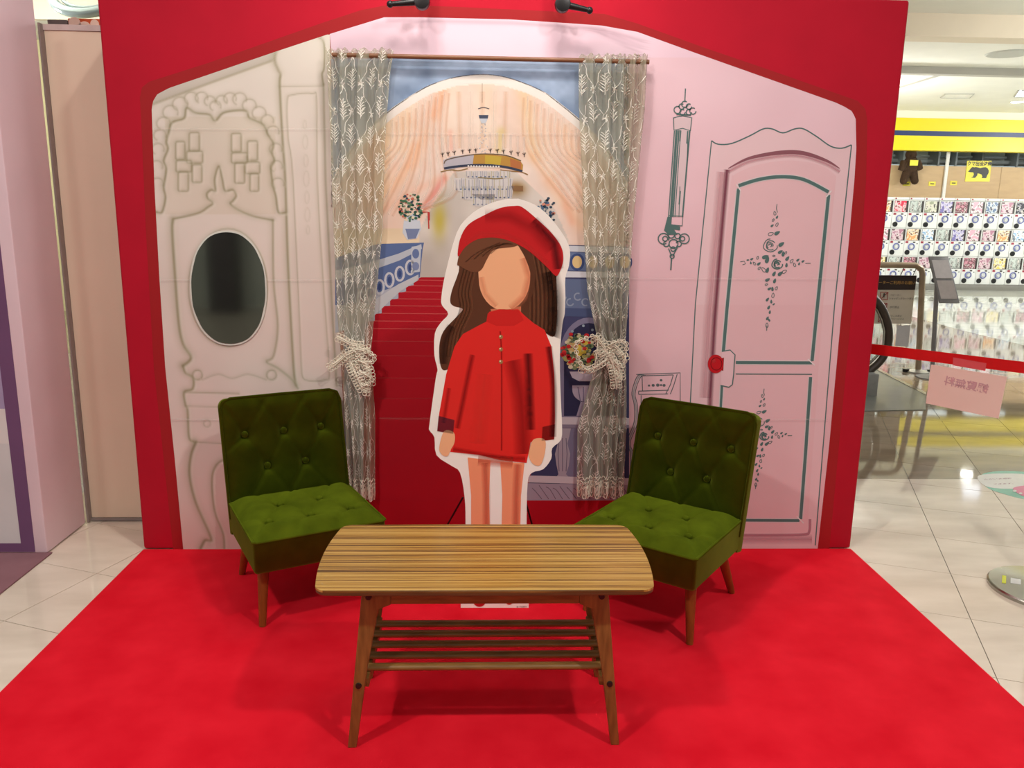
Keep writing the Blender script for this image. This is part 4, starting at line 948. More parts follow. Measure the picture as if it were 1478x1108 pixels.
def make_chair():
    W_ = .235; root = thing('lounge_chair', (0, 0, 0), 'x', 'chair', 'green velvet chairs')
    # local: x right, -y forward (front at y=0), z up
    MB().box((-W_, 0, .232-TOP), (W_, .45, .352-TOP)).build('seat_base', VEL, root, world=False, bevel=.012, seg=3)
    # seat cushion top
    zt = .352-TOP
    A = [(-.15, .135), (0, .135), (.15, .135)]; B = [(-.075, .29), (.075, .29)]
    LK = links_for((A, B), W_, 0, .43)
    n = 64; m = 60; mb = MB(); V = []
    for j in range(m+1):
        for i in range(n+1):
            u = -W_+2*W_*i/n; v = .004+.424*j/m
            e = min(1, min(W_-abs(u), v, .428-v)/.07); e = max(0, e); dome = math.sin(e*PI/2)
            V.append((u, v, zt-.004+.042*dome+tuft(u, v, A+B, LK)*min(1, e*2.2)))
    mb.add(V, [(j*(n+1)+i, j*(n+1)+i+1, (j+1)*(n+1)+i+1, (j+1)*(n+1)+i) for j in range(m) for i in range(n)])
    cush = mb.build('seat_cushion', VELS, root, world=False, smooth=True)
    P = [(-W_+.008, 0), (W_-.008, 0), (W_, .008), (W_, .42), (-W_, .42), (-W_, .008)]
    MB().tube([(x, y, zt-.003) for x, y in P], .0055, 8, closed=True).build('piping', VELS, cush, world=False, smooth=True)
    for bx_, by_ in A+B:
        MB().lathe([(.001, .010), (.008, .009), (.012, .005), (.013, 0), (.011, -.004)], (bx_, by_, zt+.012), 16).build('button', VELS, cush, world=False, smooth=True)
    # backrest, leaning back: front bottom at y=.405, z=.30 ; top front y=.50, z=.745
    BH = .520; lean = math.atan2(.095, .40)
    Mb = Matrix.Translation((0, .400, .232-TOP)) @ Matrix.Rotation(-lean, 4, 'X')
    bw = W_; th = .072
    A2 = [(-.15, .375), (0, .375), (.15, .375)]; B2 = [(-.075, .245), (.075, .245)]
    LK2 = links_for((A2, B2), bw, .10, BH)
    n = 60; m = 66; r = .022
    mb = MB(); V = []
    for j in range(m+1):
        for i in range(n+1):
            u = -bw+2*bw*i/n; v = BH*j/m; e = max(0, min(1, min(bw-abs(u), v+.05, BH-v)/.05)); dome = math.sin(e*PI/2)
            d = (1-dome)*.014-.0-(tuft(u, v, A2+B2, LK2))*min(1, e*2)*.9
            cu = 1-.0
            # rounded corners
            ku = u; kv = v; cr_ = .03
            if abs(u) > bw-cr_ and v > BH-cr_:
                ex_, ey_ = abs(u)-(bw-cr_), v-(BH-cr_); q_ = max(ex_, ey_); l_ = math.hypot(ex_, ey_)
                if l_ > 0: ku = math.copysign(bw-cr_+ex_*q_/l_, u); kv = BH-cr_+ey_*q_/l_
            V.append(Mb @ Vector((ku, d-.004, kv)))
    F = [(j*(n+1)+i, j*(n+1)+i+1, (j+1)*(n+1)+i+1, (j+1)*(n+1)+i) for j in range(m) for i in range(n)]
    # rim and back
    ring = [i for i in range(n+1)]+[(j*(n+1)+n) for j in range(1, m+1)]+[m*(n+1)+i for i in range(n-1, -1, -1)]+[j*(n+1) for j in range(m-1, 0, -1)]
    inv = Mb.inverted(); k0 = len(V)
    for idx in ring: p = inv @ V[idx]; V.append(Mb @ Vector((p.x*1.004, th*.5, p.z+(.002 if p.z > .3 else 0))))
    k1 = len(V)
    for idx in ring: p = inv @ V[idx]; V.append(Mb @ Vector((p.x*.985, th, min(p.z, BH-.006))))
    R_ = len(ring)
    for t in range(R_): F.append((ring[t], k0+t, k0+(t+1) % R_, ring[(t+1) % R_])); F.append((k0+t, k1+t, k1+(t+1) % R_, k0+(t+1) % R_))
    F.append(tuple(k1+t for t in range(R_)))
    mb.add(V, F); bk_ = mb.build('backrest', VEL, root, world=False, smooth=True)
    ed = [Mb @ Vector((x, .006, z)) for x, z in [(-bw, .06), (-bw, BH-.04), (-bw+.01, BH-.012), (-bw+.04, BH), (0, BH+.001), (bw-.04, BH), (bw-.01, BH-.012), (bw, BH-.04), (bw, .06)]]
    MB().tube(ed, .005, 8).build('piping', VEL, bk_, world=False, smooth=True)
    for bx_, bz_ in A2+B2:
        mm = Mb @ Matrix.Translation((bx_, .022, bz_)) @ Matrix.Rotation(PI/2, 4, 'X')
        t_ = MB().lathe([(.001, .010), (.008, .009), (.012, .005), (.013, 0), (.011, -.004)], (0, 0, 0), 16)
        t_.v = [tuple(mm @ Vector(v)) for v in t_.v]; t_.build('button', VEL, bk_, world=False, smooth=True)
    # legs
    for sx in (-1, 1):
        MB().cyl((sx*.205, .070, 0), (sx*.188, .088, .235-TOP), .0125, .021, n=20).build('leg', CLEG, root, world=False, smooth=True)
        MB().cyl((sx*.185, .535, 0), (sx*.180, .385, .235-TOP), .0125, .021, n=20).build('leg', CLEG, root, world=False, smooth=True)
    return root
ch1 = make_chair()
def place_chair(o, corner, deg, side):
    a = math.radians(deg); r_ = Vector((math.cos(a), math.sin(a))); c = Vector(corner)+r_*(.235*side)
    o.location = (c.x, c.y, TOP); o.rotation_euler = (0, 0, a)
ch2 = copy_tree(ch1)
place_chair(ch1, (-.865, -.747), 27, 1); ch1['label'] = 'green velvet chair in front of the printed white cabinet, turned towards the table'
place_chair(ch2, (.605, -.882), -37, -1); ch2['label'] = 'green velvet chair in front of the printed pink door, turned towards the table'

# ------------------------------------------------------------------ neighbouring pink booth and beige partition
PINKF = mat('pale_pink_fabric', (228, 200, 208), .8, .04, 3, .15, 5, spec=.2)
booth = thing('pink_booth', (-2.9, .14, 0), 'pale pink fabric booth with purple trim and printed window', 'booth')
MB().box((-4.4, -.04, .004), (-1.94, .30, 3.2)).build('fabric_body', PINKF, booth, bevel=.01)
fy = -.0425
def bx0(y): return onY(*y, fy)
pl_b = onY(50, 790, fy).x; pl_t = pl_b
PURP = mat('purple_trim_print', (112, 72, 110), .7, .05, 6)
SKY = mat('pale_blue_window_print', (176, 196, 214), .7, .06, 4, rgb2=(200, 212, 224))
LIL = mat('lilac_wall_print', (170, 150, 184), .7, .05, 4); WHT = mat('white_panel_print', (214, 206, 206), .7, .05, 4)
zt_ = onY(2, 265, fy).z; w_ = .055
MB().box((pl_b-w_, fy, .05), (pl_b, fy+.002, zt_+.5)).box((-4.3, fy, .012), (pl_b, fy+.002, .05)).build('printed_trim', PURP, booth)
zz = lambda y: onY(20, y, fy).z
MB().box((-4.3, fy+.001, .05), (pl_b-w_, fy+.002, zz(640))).build('printed_panel', WHT, booth)
MB().box((-4.3, fy+.0005, zz(640)), (pl_b-w_, fy+.002, zz(590))).build('printed_sill', mat('white_sill_print', (226, 214, 212), .7, .05, 4), booth)
MB().box((-4.3, fy+.001, zz(590)), (pl_b-w_, fy+.002, zz(530))).build('printed_wall', LIL, booth)
MB().box((-4.3, fy+.0005, zz(530)), (pl_b-w_, fy+.002, zz(500))).build('printed_window_frame', mat('white_frame_print', (228, 222, 218), .7, .04, 4), booth)
MB().box((-4.3, fy+.001, zz(500)), (pl_b-w_, fy+.002, zt_+.45)).build('printed_window', SKY, booth)
part = thing('partition_panel', (-1.7, .34, 0), 'plain beige partition panel between the pink booth and red backdrop', 'partition')
BEI = mat('beige_partition_cloth', (236, 212, 190), .8, .03, 2, .1, 4, spec=.2)
MB().box((-1.93, .335, .018), (-.9, .36, 2.165)).build('panel', BEI, part, bevel=.004)
MB().box((-1.93, .33, .004), (-.9, .362, .018)).build('bottom_rail', mat('grey_rail', (140, 126, 122), .5, .08), part)
MB().box((-1.93, .33, 2.165), (-.9, .362, 2.188)).build('top_rail', mat('pale_rail', (204, 184, 180), .5, .05), part)
MB().box((-1.938, .305, .004), (-1.930, .362, 2.188)).build('post', MATS['grey_rail'], part)
# orange sign behind the partition
sg = thing('orange_sign', (-2.1, .8, 0), 'orange polka-dot banner showing above the beige partition', 'banner')
sa = onY(98, 33, .8); sb = onY(150, 30, .8)
MB().box((sa.x, .8, 0), (sb.x+.6, .83, onY(120, 26.5, .8).z)).build('banner', mat('orange_print', (206, 84, 36), .6, .06, 6), sg, bevel=.004)
for px_, py_, r_ in ((107,27,.028),(122,34,.03),(136,28,.02)):
    p = onY(px_, py_, .797); MB().cyl((p.x, .7995, p.z-.02), (p.x, .797, p.z-.02), r_, n=20).build('dot', mat('pale_dot_print', (240, 206, 190), .6, .04), sg)
MB().box((sa.x-.09, .79, 0), (sa.x, .84, onY(90, 29, .8).z)).build('post', mat('grey_post', (104, 92, 90), .5, .1), sg, bevel=.004)
# hanging glass ring of the hall ceiling, far left
gr = thing('glass_pendant', (onY(125, 5, 5.5).x, 5.5, onY(125, 5, 5.5).z), 'clear glass ring pendant hanging beyond the beige partition', 'pendant lamp')
GL = mat('pendant_glass', (196, 214, 212), .05, .03, 6, spec=.8, metal=.55)
c0 = onY(165, -40, 5.5)
for k, (ra, rw) in enumerate(((.62, .05), (.54, .02))):
    MB().tube([(c0.x+ra*math.cos(t), 5.5+ra*.4*math.sin(t), c0.z+ra*.7*math.sin(t+.4)) for t in [2*PI*i/48 for i in range(48)]], rw, 10, closed=True).build('ring', GL, gr, smooth=True)
MB().cyl((c0.x, 5.5, c0.z+.3), (c0.x, 5.5, CEIL_NEAR), .008).build('cord', MATS['grey_rail'], gr)
struct(MB().box((-9, 8.3, 0), (-1.2, 8.5, 3.86)).build('wall_left', mat('yellow_hall_wall', (236, 228, 176), .85, .02, 2)))
# dark pillar of the hall behind the viewer
mp_ = onY(322, 415, 0); rf = mp_-CAM; rf.y = -rf.y
pc_ = mp_+rf*((-8.2-mp_.y)/rf.y)
struct(MB().box((pc_.x-.21, -8.6, 0), (pc_.x+.17, -8.2, 4.6)).build('wall_pillar', mat('dark_pillar_stone', (78, 72, 74), .5, .1, 4), bevel=.02))

# ------------------------------------------------------------------ stanchions with red belt and pink notice
STEEL = mat('brushed_steel', (176, 174, 168), .22, .08, 6, metal=1.0)
RB = mat('red_belt_webbing', (196, 4, 10), .6, .05, 40, spec=.3)
def stanchion(x, y, label):
    r = thing('belt_stanchion', (x, y, 0), label, 'stanchion', 'steel belt stanchions')
    MB().lathe([(.206, 0), (.206, .012), (.200, .018), (.06, .030), (.03, .034)], (x, y, 0), 48).build('base', STEEL, r, smooth=True)
    MB().cyl((x, y, .03), (x, y, .92), .03, n=24).build('pole', STEEL, r, smooth=True)
    MB().lathe([(.036, .84), (.036, .955), (.028, .965), (.01, .968)], (x, y, 0), 24).build('head', mat('black_stanchion_head', (34, 34, 36), .4, .1), r, smooth=True)
    return r
SX, SYY = 2.165, -.41
s1 = stanchion(SX, SYY, 'steel belt stanchion on the cream tiles beside the red carpet')
e_ = onY(1258, 504, .15); dirb = (Vector((e_.x, .15))-Vector((SX, SYY))).normalized(); end = Vector((SX, SYY))+dirb*1.25
s2 = stanchion(end.x-.0, end.y, 'steel belt stanchion hidden behind the red backdrop edge')
for (px_, py_, ln, wd, m_) in ((1449.5, 834, .075, .014, mat('yellow_label', (214, 220, 50), .5, .05)), (1466, 838, .05, .035, mat('white_sticker', (216, 216, 212), .5, .04))):
    p = onZ(px_, py_, .028); d_ = Vector((.55, .83)); q_ = Vector((-.83, .55))
    cs = [(p.x+d_.x*a*ln/2+q_.x*b*wd/2, p.y+d_.y*a*ln/2+q_.y*b*wd/2, .0) for a, b in ((-1, -1), (1, -1), (1, 1), (-1, 1))]
    def hz(x_, y_): d0 = math.hypot(x_-SX, y_-SYY); return .0188+(.2-d0)*.012/.14
    MB().hexa([(x_, y_, hz(x_, y_)-.001) for x_, y_, _ in cs]+[(x_, y_, hz(x_, y_)+.0014) for x_, y_, _ in cs]).build('sticker', m_, s1)
a_ = Vector((SX, SYY))+dirb*.036; b_ = end-dirb*.036; nb = Vector((-dirb.y, dirb.x))
belt = MB(); 
belt.hexa([(a_.x, a_.y, .862), (b_.x, b_.y, .862), (b_.x+nb.x*.0015, b_.y+nb.y*.0015, .862), (a_.x+nb.x*.0015, a_.y+nb.y*.0015, .862)]+[(a_.x, a_.y, .908), (b_.x, b_.y, .908), (b_.x+nb.x*.0015, b_.y+nb.y*.0015, .908), (a_.x+nb.x*.0015, a_.y+nb.y*.0015, .908)])
bo = belt.build('belt', RB, s1); bo['label'] = 'red retractable belt'
def belt_at(px_, py_):     # point of the belt's vertical plane
    d = ray(px_, py_); n3 = Vector((nb.x, nb.y, 0)); o = Vector((a_.x, a_.y, 0)); t = (o-CAM).dot(n3)/d.dot(n3); return CAM+d*t
n3 = Vector((nb.x, nb.y, 0)); n3 = n3 if n3.dot(CAM-Vector((a_.x, a_.y, 0))) > 0 else -n3
nq = [belt_at(1343.5, 526), belt_at(1453.5, 543.5), belt_at(1441, 604), belt_at(1336, 582)]
nt_ = thing('paper_notice', tuple((nq[2]+nq[3])/2), 'pink paper notice hanging from the red belt, lettering showing through reversed', 'notice')
PAP = mat('pink_paper', (226, 194, 184), .75, .03, 6)
up3 = Vector((0, 0, 1)); hx3 = (nq[1]-nq[0]).normalized()
MB().prism([p-n3*.002 for p in nq], tuple(-n3*.001)).build('sheet', PAP, nt_)
cen = belt_at(1394, 556); exx = (belt_at(1430, 564)-belt_at(1358, 549)).normalized(); eyy = (belt_at(1397, 545)-belt_at(1393, 565)).normalized()
hh = (belt_at(1397, 547)-belt_at(1393, 563)).length
text_mb('観覧無料', cen, exx, eyy, hh*.88, mirror=True, bold=.02, lift=-n3*.0012).build('lettering', mat('faint_mauve_print', (196, 150, 156), .75, .03), nt_)
tp4 = [belt_at(1376, 515.5), belt_at(1424, 524), belt_at(1422.5, 535), belt_at(1375.5, 527)]
MB().prism([p+n3*.002 for p in tp4], tuple(n3*.0005)).build('tape', mat('clear_tape', (206, 80, 86), .25, .04), nt_)

# ------------------------------------------------------------------ floor sticker
fs = thing('floor_sticker', onZ(1470, 702), 'teal and white round floor sticker on the cream tiles', 'sticker')
def fpoly(pts, z, m, name): return MB().prism([(*(onZ(x, y)[:2]), z) for x, y in pts], (0, 0, .0006)).build(name, m, fs)
fpoly(smooth_path([(1416,686),(1440,680),(1478,681),(1520,688),(1530,704),(1510,722),(1478,720),(1450,713),(1424,703)], 5, True), .0004, mat('teal_sticker', (132, 200, 180), .35, .04), 'backing')
fpoly(smooth_path([(1411,690),(1416,685.5),(1445,683.5),(1480,685),(1492,694),(1486,702),(1460,705.5),(1432,704),(1418,699)], 5, True), .0012, mat('white_sticker_print', (236, 236, 232), .35, .03), 'speech_bubble')
fpoly(smooth_path([(1462,706),(1472,702),(1492,701),(1500,708),(1490,716),(1476,716)], 5, True), .0020, mat('pink_sticker_print', (230, 130, 170), .35, .04), 'pink_shape')
for x, y, r in ((1464.5,709,3),(1473,712.5,2.6),(1486,706,3)): fpoly([(x+r*math.cos(t), y+r*.5*math.sin(t)) for t in [2*PI*i/10 for i in range(10)]], .0028, MATS['white_sticker_print'], 'dot')
PT = mat('plum_print', (150, 96, 120), .4, .04)
ex_ = (onZ(1462, 690)-onZ(1415, 692)); ey_ = (onZ(1446, 686)-onZ(1444, 699))
for t_, (x, y) in (('ただいま撮影', (1440, 691.5)), ('できます。', (1450, 698.5))):
    p = onZ(x, y); text_mb(t_, (p.x, p.y, .0022), (ex_.x, ex_.y, 0), (ey_.x, ey_.y, 0), ex_.length/7.0).build('lettering', PT, fs)

# ------------------------------------------------------------------ capsule-toy shop in the distance
FYY = 13.5
YEL = mat('yellow_fascia_paint', (226, 206, 8), .4, .03, 2); NVY = mat('navy_stripe', (24, 46, 96), .4, .05, 2)
fas = thing('shop_fascia', (9.5, FYY, 2.83), 'yellow shop fascia with a navy stripe above the capsule machines', 'fascia')
z0, z1_ = 2.83, 3.46; zs = 2.83+(3.46-2.83)*.455
MB().box((2.5, FYY, z0), (17.7, FYY+.25, z1_)).build('board', YEL, fas)
MB().box((2.5, FYY-.006, zs), (17.7, FYY, zs+.095)).build('stripe', NVY, fas)
struct(MB().box((2.5, FYY+.02, z1_), (17.7, FYY+.3, 3.62)).build('trim_4', mat('cream_soffit', (232, 228, 206), .8, .02, 2)))
TAN = mat('tan_shop_panel', (188, 160, 122), .6, .06, 3, stretch=(1, 1, 4))
pan = thing('shop_back_panel', (9.5, FYY+.5, 0), 'tan board wall rising behind the capsule machines', 'panel')
px0 = [2.6, 4.6, 6.6, 8.2, onY(1362, 250, FYY+.5).x, onY(1445, 250, FYY+.5).x, 13.2, 15.4, 17.6]
for a, b in zip(px0[:-1], px0[1:]): MB().box((a+.004, FYY+.5, 0), (b-.004, FYY+.54, 2.56)).build('panel', TAN, pan)
pp = onY(1361, 283, FYY+.49); po = MB().box((pp.x-.03, FYY+.46, 0), (pp.x+.03, FYY+.499, 3.3)).build('post', mat('white_post', (224, 224, 218), .5, .03), pan)
# shop lights seen over the panel
for k, x in enumerate((7.6, 9.0, 10.4, 11.8)):
    t = thing('strip_light', (x, FYY+1.3, 3.0), 'white strip light glowing above the tan shop board, %s from the red backdrop' % ('first', 'second', 'third', 'fourth')[k], 'strip light', 'shop strip lights')
    MB().box((x-.45, FYY+1.2, 2.98), (x+.45, FYY+1.4, 3.03)).build('tube', mat('lit_strip', (236, 250, 255), .5, .01, emit=2.0), t)
    MB().box((x-.5, FYY+1.15, 3.03), (x+.5, FYY+1.45, 3.08)).build('housing', MATS['grey_beam'], t)
    MB().box((x-.01, FYY+1.29, 3.08), (x+.01, FYY+1.31, 3.6)).build('hanger', MATS['grey_beam'], t)

DUC = mat('pale_duct', (190, 198, 200), .5, .05)
dk_ = thing('shop_ducts', (9.5, FYY+1.6, 2.62), 'pale pipes and rails under the shop ceiling above the tan board', 'ducts')
for k, (z_, y_, r_) in enumerate(((2.62, 1.55, .03), (2.74, 1.75, .05), (2.86, 1.9, .03))): MB().cyl((3, FYY+y_, z_), (17, FYY+y_, z_), r_, n=8).build('pipe', DUC if k != 1 else mat('grey_pipe', (120, 124, 122), .5, .05), dk_)
for x_ in (7.9, 8.7, 9.3, 10.1, 10.5, 11.1, 11.9): MB().box((x_-.02, FYY+1.5, 2.5), (x_+.02, FYY+1.95, 3.6)).build('hanger', mat('grey_pipe', (120, 124, 122)), dk_)
PLA = mat('white_machine_plastic', (226, 228, 226), .35, .03, 5); DKP = mat('dark_machine_plastic', (52, 46, 44), .4, .1, 8); BLKP = mat('black_machine_knob', (26, 26, 28), .3, .1, 8)
RNG = mat('blue_grey_dial', (112, 120, 176), .3, .1, 8); RDL = mat('red_price_label', (150, 40, 60), .5, .1, 8)
def card_material(k, c1, c2):
    m = bpy.data.materials.new('capsule_card'); m.use_nodes = True; nt = m.node_tree; N = nt.nodes; K = nt.links; b = N['Principled BSDF']; b.inputs['Roughness'].default_value = .3
    tc = N.new('ShaderNodeTexCoord'); mp = N.new('ShaderNodeMapping'); mp.inputs['Location'].default_value = (k*3.7, k*1.3, k*2.1); K.new(tc.outputs['Object'], mp.inputs[0])
    nz = N.new('ShaderNodeTexNoise'); nz.inputs['Scale'].default_value = 14; nz.inputs['Detail'].default_value = 3; K.new(mp.outputs[0], nz.inputs[0])
    cr = N.new('ShaderNodeValToRGB'); e = cr.color_ramp.elements; cr.color_ramp.interpolation = 'CONSTANT'
    e[0].position = 0; e[0].color = (*L3(c1), 1); e[1].position = .46; e[1].color = (*L3(c2), 1); q = e.new(.55); q.color = (*L3((214, 208, 204)), 1); q = e.new(.59); q.color = (*L3(tuple(int(v*.6) for v in c1)), 1)
    K.new(nz.outputs[0], cr.inputs[0]); K.new(cr.outputs[0], b.inputs['Base Color']); return m
PAL = [('red and pink', (214,60,84), (236,190,196)), ('pale grey', (196,204,200), (150,160,156)), ('grey green', (150,156,134), (206,206,190)), ('violet', (120,112,170), (200,196,220)), ('pink and brown', (206,150,164), (120,72,84)), ('rose', (220,170,188), (240,220,226)), ('slate blue', (96,116,150), (200,210,220)), ('mauve', (170,120,140), (214,190,200)), ('black', (48,48,58), (150,150,160)), ('orange', (222,160,110), (240,214,180)), ('yellow', (226,206,110), (236,220,190)), ('sky blue', (140,180,214), (226,232,240))]
CARDS = [card_material(i, a, b) for i, (n_, a, b) in enumerate(PAL)]
MW_, MH_ = .322, .571; ZB = 1.84
machine = None
rowsn = ('top', 'middle', 'bottom'); ordn = ['first', 'second', 'third', 'fourth', 'fifth', 'sixth', 'seventh', 'eighth', 'ninth', 'tenth', 'eleventh', 'twelfth']
x_start = 8.04
def make_machine():
    r = thing('capsule_machine', (0, 0, 0), 'x', 'capsule machine', 'capsule toy machines in the distance')
    # local: front at y=0 facing -y, base z=0, width centred
    h = MH_-.006; w = MW_/2-.004
    MB().box((-w, .0, 0), (w, .42, h)).build('body', PLA, r, world=False, bevel=.012)
    MB().box((-w+.02, -.006, h-.245), (w-.005, .0, h-.015)).build('display_window', DKP, r, world=False)
    c = MB().box((-w+.024, -.012, h-.238), (w-.05, -.006, h-.018)).build('card', CARDS[0], r, world=False)
    MB().tube([(-.01+.062*math.cos(t), -.012, h-.372+.062*math.sin(t)) for t in [2*PI*i/20 for i in range(20)]], .012, 6, closed=True).build('dial_ring', RNG, r, world=False, smooth=True)
    MB().cyl((-.01, 0, h-.372), (-.01, -.03, h-.372), .035, .03, n=16).box((-.016, -.04, h-.405), (-.004, -.028, h-.339)).build('dial', PLA, r, world=False)
    MB().cyl((-.085, 0, h-.490), (-.085, -.016, h-.490), .052, .05, n=18).build('capsule_tray', BLKP, r, world=False, smooth=True)
    MB().box((-w+.02, -.006, h-.30), (-w+.075, 0, h-.26)).build('price_label', RDL, r, world=False)
    MB().box((.02, -.005, h-.295), (.07, 0, h-.268)).build('coin_slot', DKP, r, world=False)
    MB().cyl((.11, 0, h-.31), (.11, -.006, h-.31), .012, n=10).build('return_button', BLKP, r, world=False)
    return r
machine = make_machine(); first = True; k = 0
for row in range(3):
    for col in range(12):
        m_ = machine if first else copy_tree(machine); first = False
        m_.location = (x_start+col*MW_+MW_/2, FYY-.1, ZB-MH_*(row+1)+.0)
        ci = (col+row*5+(col*row)) % len(PAL)
        if row == 0: ci = [9,0,1,2,3,4,5,6,7,8,10,11][col]
        for ch in m_.children:
            if ch.name.split('.')[0] == 'card':
                ch.material_slots[0].link = 'OBJECT'; ch.material_slots[0].material = CARDS[ci]
        m_['label'] = 'capsule machine with %s card, %s from the red backdrop in the %s row' % (PAL[ci][0], ordn[col], rowsn[row])
pl_ = MB().box((x_start, FYY-.09, 0), (x_start+12*MW_, FYY+.35, ZB-3*MH_)).build('machine_plinth', mat('grey_plinth', (120, 118, 112), .6, .06, 5), bevel=.004)
props(pl_, 'low grey plinth under the rows of capsule machines', 'plinth')
tr_ = thing('machine_header', (9.5, FYY-.1, ZB), 'white header strip along the top of the capsule machines', 'header')
for col in range(12):
    x = x_start+col*MW_; MB().box((x+.006, FYY-.1, ZB), (x+MW_-.006, FYY+.3, ZB+.05)).build('header_strip', PLA, tr_, bevel=.004)
    MB().box((x+.03, FYY-.104, ZB+.012), (x+.06, FYY-.1, ZB+.038)).build('mark', RDL, tr_)
# bear sign
YS = mat('yellow_card', (222, 210, 60), .5, .04, 6); BKP = mat('black_card_print', (28, 28, 26), .5, .04, 6)
by = FYY+.488
bs = thing('bear_sign', tuple(onY(1411, 261, by)), 'yellow bear warning card with a black bear on the tan shop board', 'sign')
def zq(x, y): return onY(1380+x*60/1477, 225+y*45/1108, by)
MB().prism([zq(400,170), zq(1265,170), zq(1190,910), zq(320,910)], (0, .012, 0)).build('card', YS, bs)
def zp(x, y): p = zq(x, y); p.y = by-.003; return p
bear = [(420,560),(470,510),(530,430),(590,385),(630,405),(700,395),(780,410),(860,430),(960,405),(1050,400),(1120,440),(1160,520),(1150,610),(1100,690),(1065,790),(900,785),(935,740),(905,660),(830,630),(760,620),(745,690),(670,780),(530,770),(600,730),(630,650),(610,585),(500,580)]
MB().prism([zp(*q_) for q_ in bear], (0, .002, 0)).build('bear_silhouette', BKP, bs)
c_ = zp(830, 285); text_mb('クマ出没注意', c_, (1, 0, 0), (0, 0, 1), .095, bold=.03, lift=(0, -.001, 0), squeeze=.92).build('lettering', BKP, bs)
# yellow price tags on the board
for k, (px_, py_) in enumerate(((1309,265),(1345.5,265),(1376.5,264))):
    p = onY(px_, py_, by); t = thing('price_tag', tuple(p), 'small yellow price tag on the tan shop board, %s from the red backdrop' % ('first', 'second', 'third')[k], 'price tag', 'yellow price tags')
    MB().box((p.x-.075, by, p.z-.045), (p.x+.075, by+.008, p.z+.045)).build('card', YS, t)
    MB().box((p.x-.04, by-.003, p.z-.012), (p.x+.04, by, p.z+.008)).build('printed_line', BKP, t)
# plush toy
pb_ = onY(1311, 262, FYY+.37)
plu = thing('plush_toy', tuple(pb_), 'dark brown plush ape hanging above the capsule machines', 'plush toy')
FUR = mat('brown_plush_fur', (62, 42, 24), .95, .3, 60, .6, 300, sheen=.3)
def bq(px_, py_): return onY(px_, py_, FYY+.37)
mb = MB(); c = bq(1314, 240); mb.ball(c, .175, 16, 10, (1, .4, 1.25)); mb.build('body', FUR, plu, smooth=True)
c = bq(1315, 223); MB().ball(c, .12, 16, 10, (1, .6, .95)).ball(c+Vector((0, -.06, -.03)), .05).build('head', FUR, plu, smooth=True)
for a, b in (((1305,233),(1300,246)), ((1323,233),(1328,244))): MB().tube([bq(*a), ((bq(*a)+bq(*b))/2)+Vector((0, -.02, 0)), bq(*b)], [.075, .07, .06], 10).build('arm', FUR, plu, smooth=True)
for a, b in (((1309,248),(1304,261)), ((1318,248),(1320,261))): MB().tube([bq(*a), bq(*b)], [.085, .075], 10).ball(bq(*b)+Vector((0, -.01, 0)), .075).build('leg', FUR, plu, smooth=True)
p = bq(1314.5, 235.5); MB().box((p.x-.085, p.y-.135, p.z-.055), (p.x+.085, p.y-.125, p.z+.055)).build('tag', YS, plu)
MB().cyl(bq(1315, 220), (bq(1315, 220).x, FYY+.37, 3.4), .006).build('hanging_cord', MATS['grey_beam'], plu)

# ------------------------------------------------------------------ escalator end, guard rail, notices
BRZ = mat('bronze_tube', (176, 158, 134), .28, .1, 10, metal=.5); RUB = mat('dark_rubber_handrail', (70, 60, 50), .4, .1, 10)
gp = onZ(1325, 537); gy = gp.y
gr_ = thing('guard_rail', (gp.x, gy, 0), 'bronze tubular guard rail standing before the capsule shop', 'guard rail')
zt2 = onY(1330, 383, gy).z; xl = onY(1240, 383, gy).x; xr = onY(1336, 384, gy).x-.02
MB().tube([(gp.x, gy, .02), (xr, gy, zt2-.08), (xr-.02, gy, zt2-.03), (xr-.08, gy, zt2), (xl, gy, zt2), (xl-.06, gy, zt2-.03), (xl-.08, gy, zt2-.09), (xl-.08, gy, .02)], .028, 12).build('tube', BRZ, gr_, smooth=True)
for x in (gp.x, xl-.08):
    MB().lathe([(.11, 0), (.11, .012), (.05, .022), (.03, .03)], (x, gy, 0), 24).build('foot', mat('pale_steel_foot', (190, 190, 186), .3, .05, metal=.7), gr_, smooth=True)
    for s in (-1, 1): MB().cyl((x+s*.11, gy-.02*s, .002), (x+s*.11, gy-.02*s, .03), .03, n=12).build('rubber_stop', BLKP, gr_, smooth=True)
# escalator notice board
ny = gy+.06
nb4 = [onY(1262, 397, ny), onY(1323, 397.5, ny), onY(1315, 467, ny), onY(1255, 467, ny)]
nob = thing('escalator_notice', (onY(1290, 467, ny).x, ny, onY(1290, 467, ny).z), 'escalator notice with dark header hanging inside the bronze guard rail', 'notice')
MB().prism(nb4, (0, .012, 0)).build('board', mat('beige_notice_board', (216, 206, 188), .5, .04, 5), nob)
MB().prism([p+Vector((0, -.003, 0)) for p in [nb4[0], nb4[1], onY(1320.5, 418, ny), onY(1259.5, 418, ny)]], (0, .002, 0)).build('header', mat('dark_header_print', (46, 30, 26), .5, .08), nob)
p = onY(1290, 407.5, ny-.005); text_mb('エスカレーターご利用のお願い', onY(1284, 408, ny-.004), (1, 0, 0), (0, 0, 1), .036, lift=(0, -.002, 0)).build('lettering', mat('gold_print', (206, 160, 80), .5, .05), nob)
GRY = mat('grey_print', (84, 78, 72), .5, .05); RDP = mat('red_print', (176, 60, 60), .5, .05)
for t_, (x, y), s_ in (('ベビーカー', (1293, 426), .022), ('ショッピングカート禁止', (1301, 431), .022), ('歩行禁止', (1291, 443.5), .024), ('かけこみ禁止', (1292, 456), .022), ('手すりにつかまる', (1293, 460.5), .02)):
    text_mb(t_, onY(x, y, ny-.004), (1, 0, 0), (0, 0, 1), s_).build('lettering', GRY, nob)
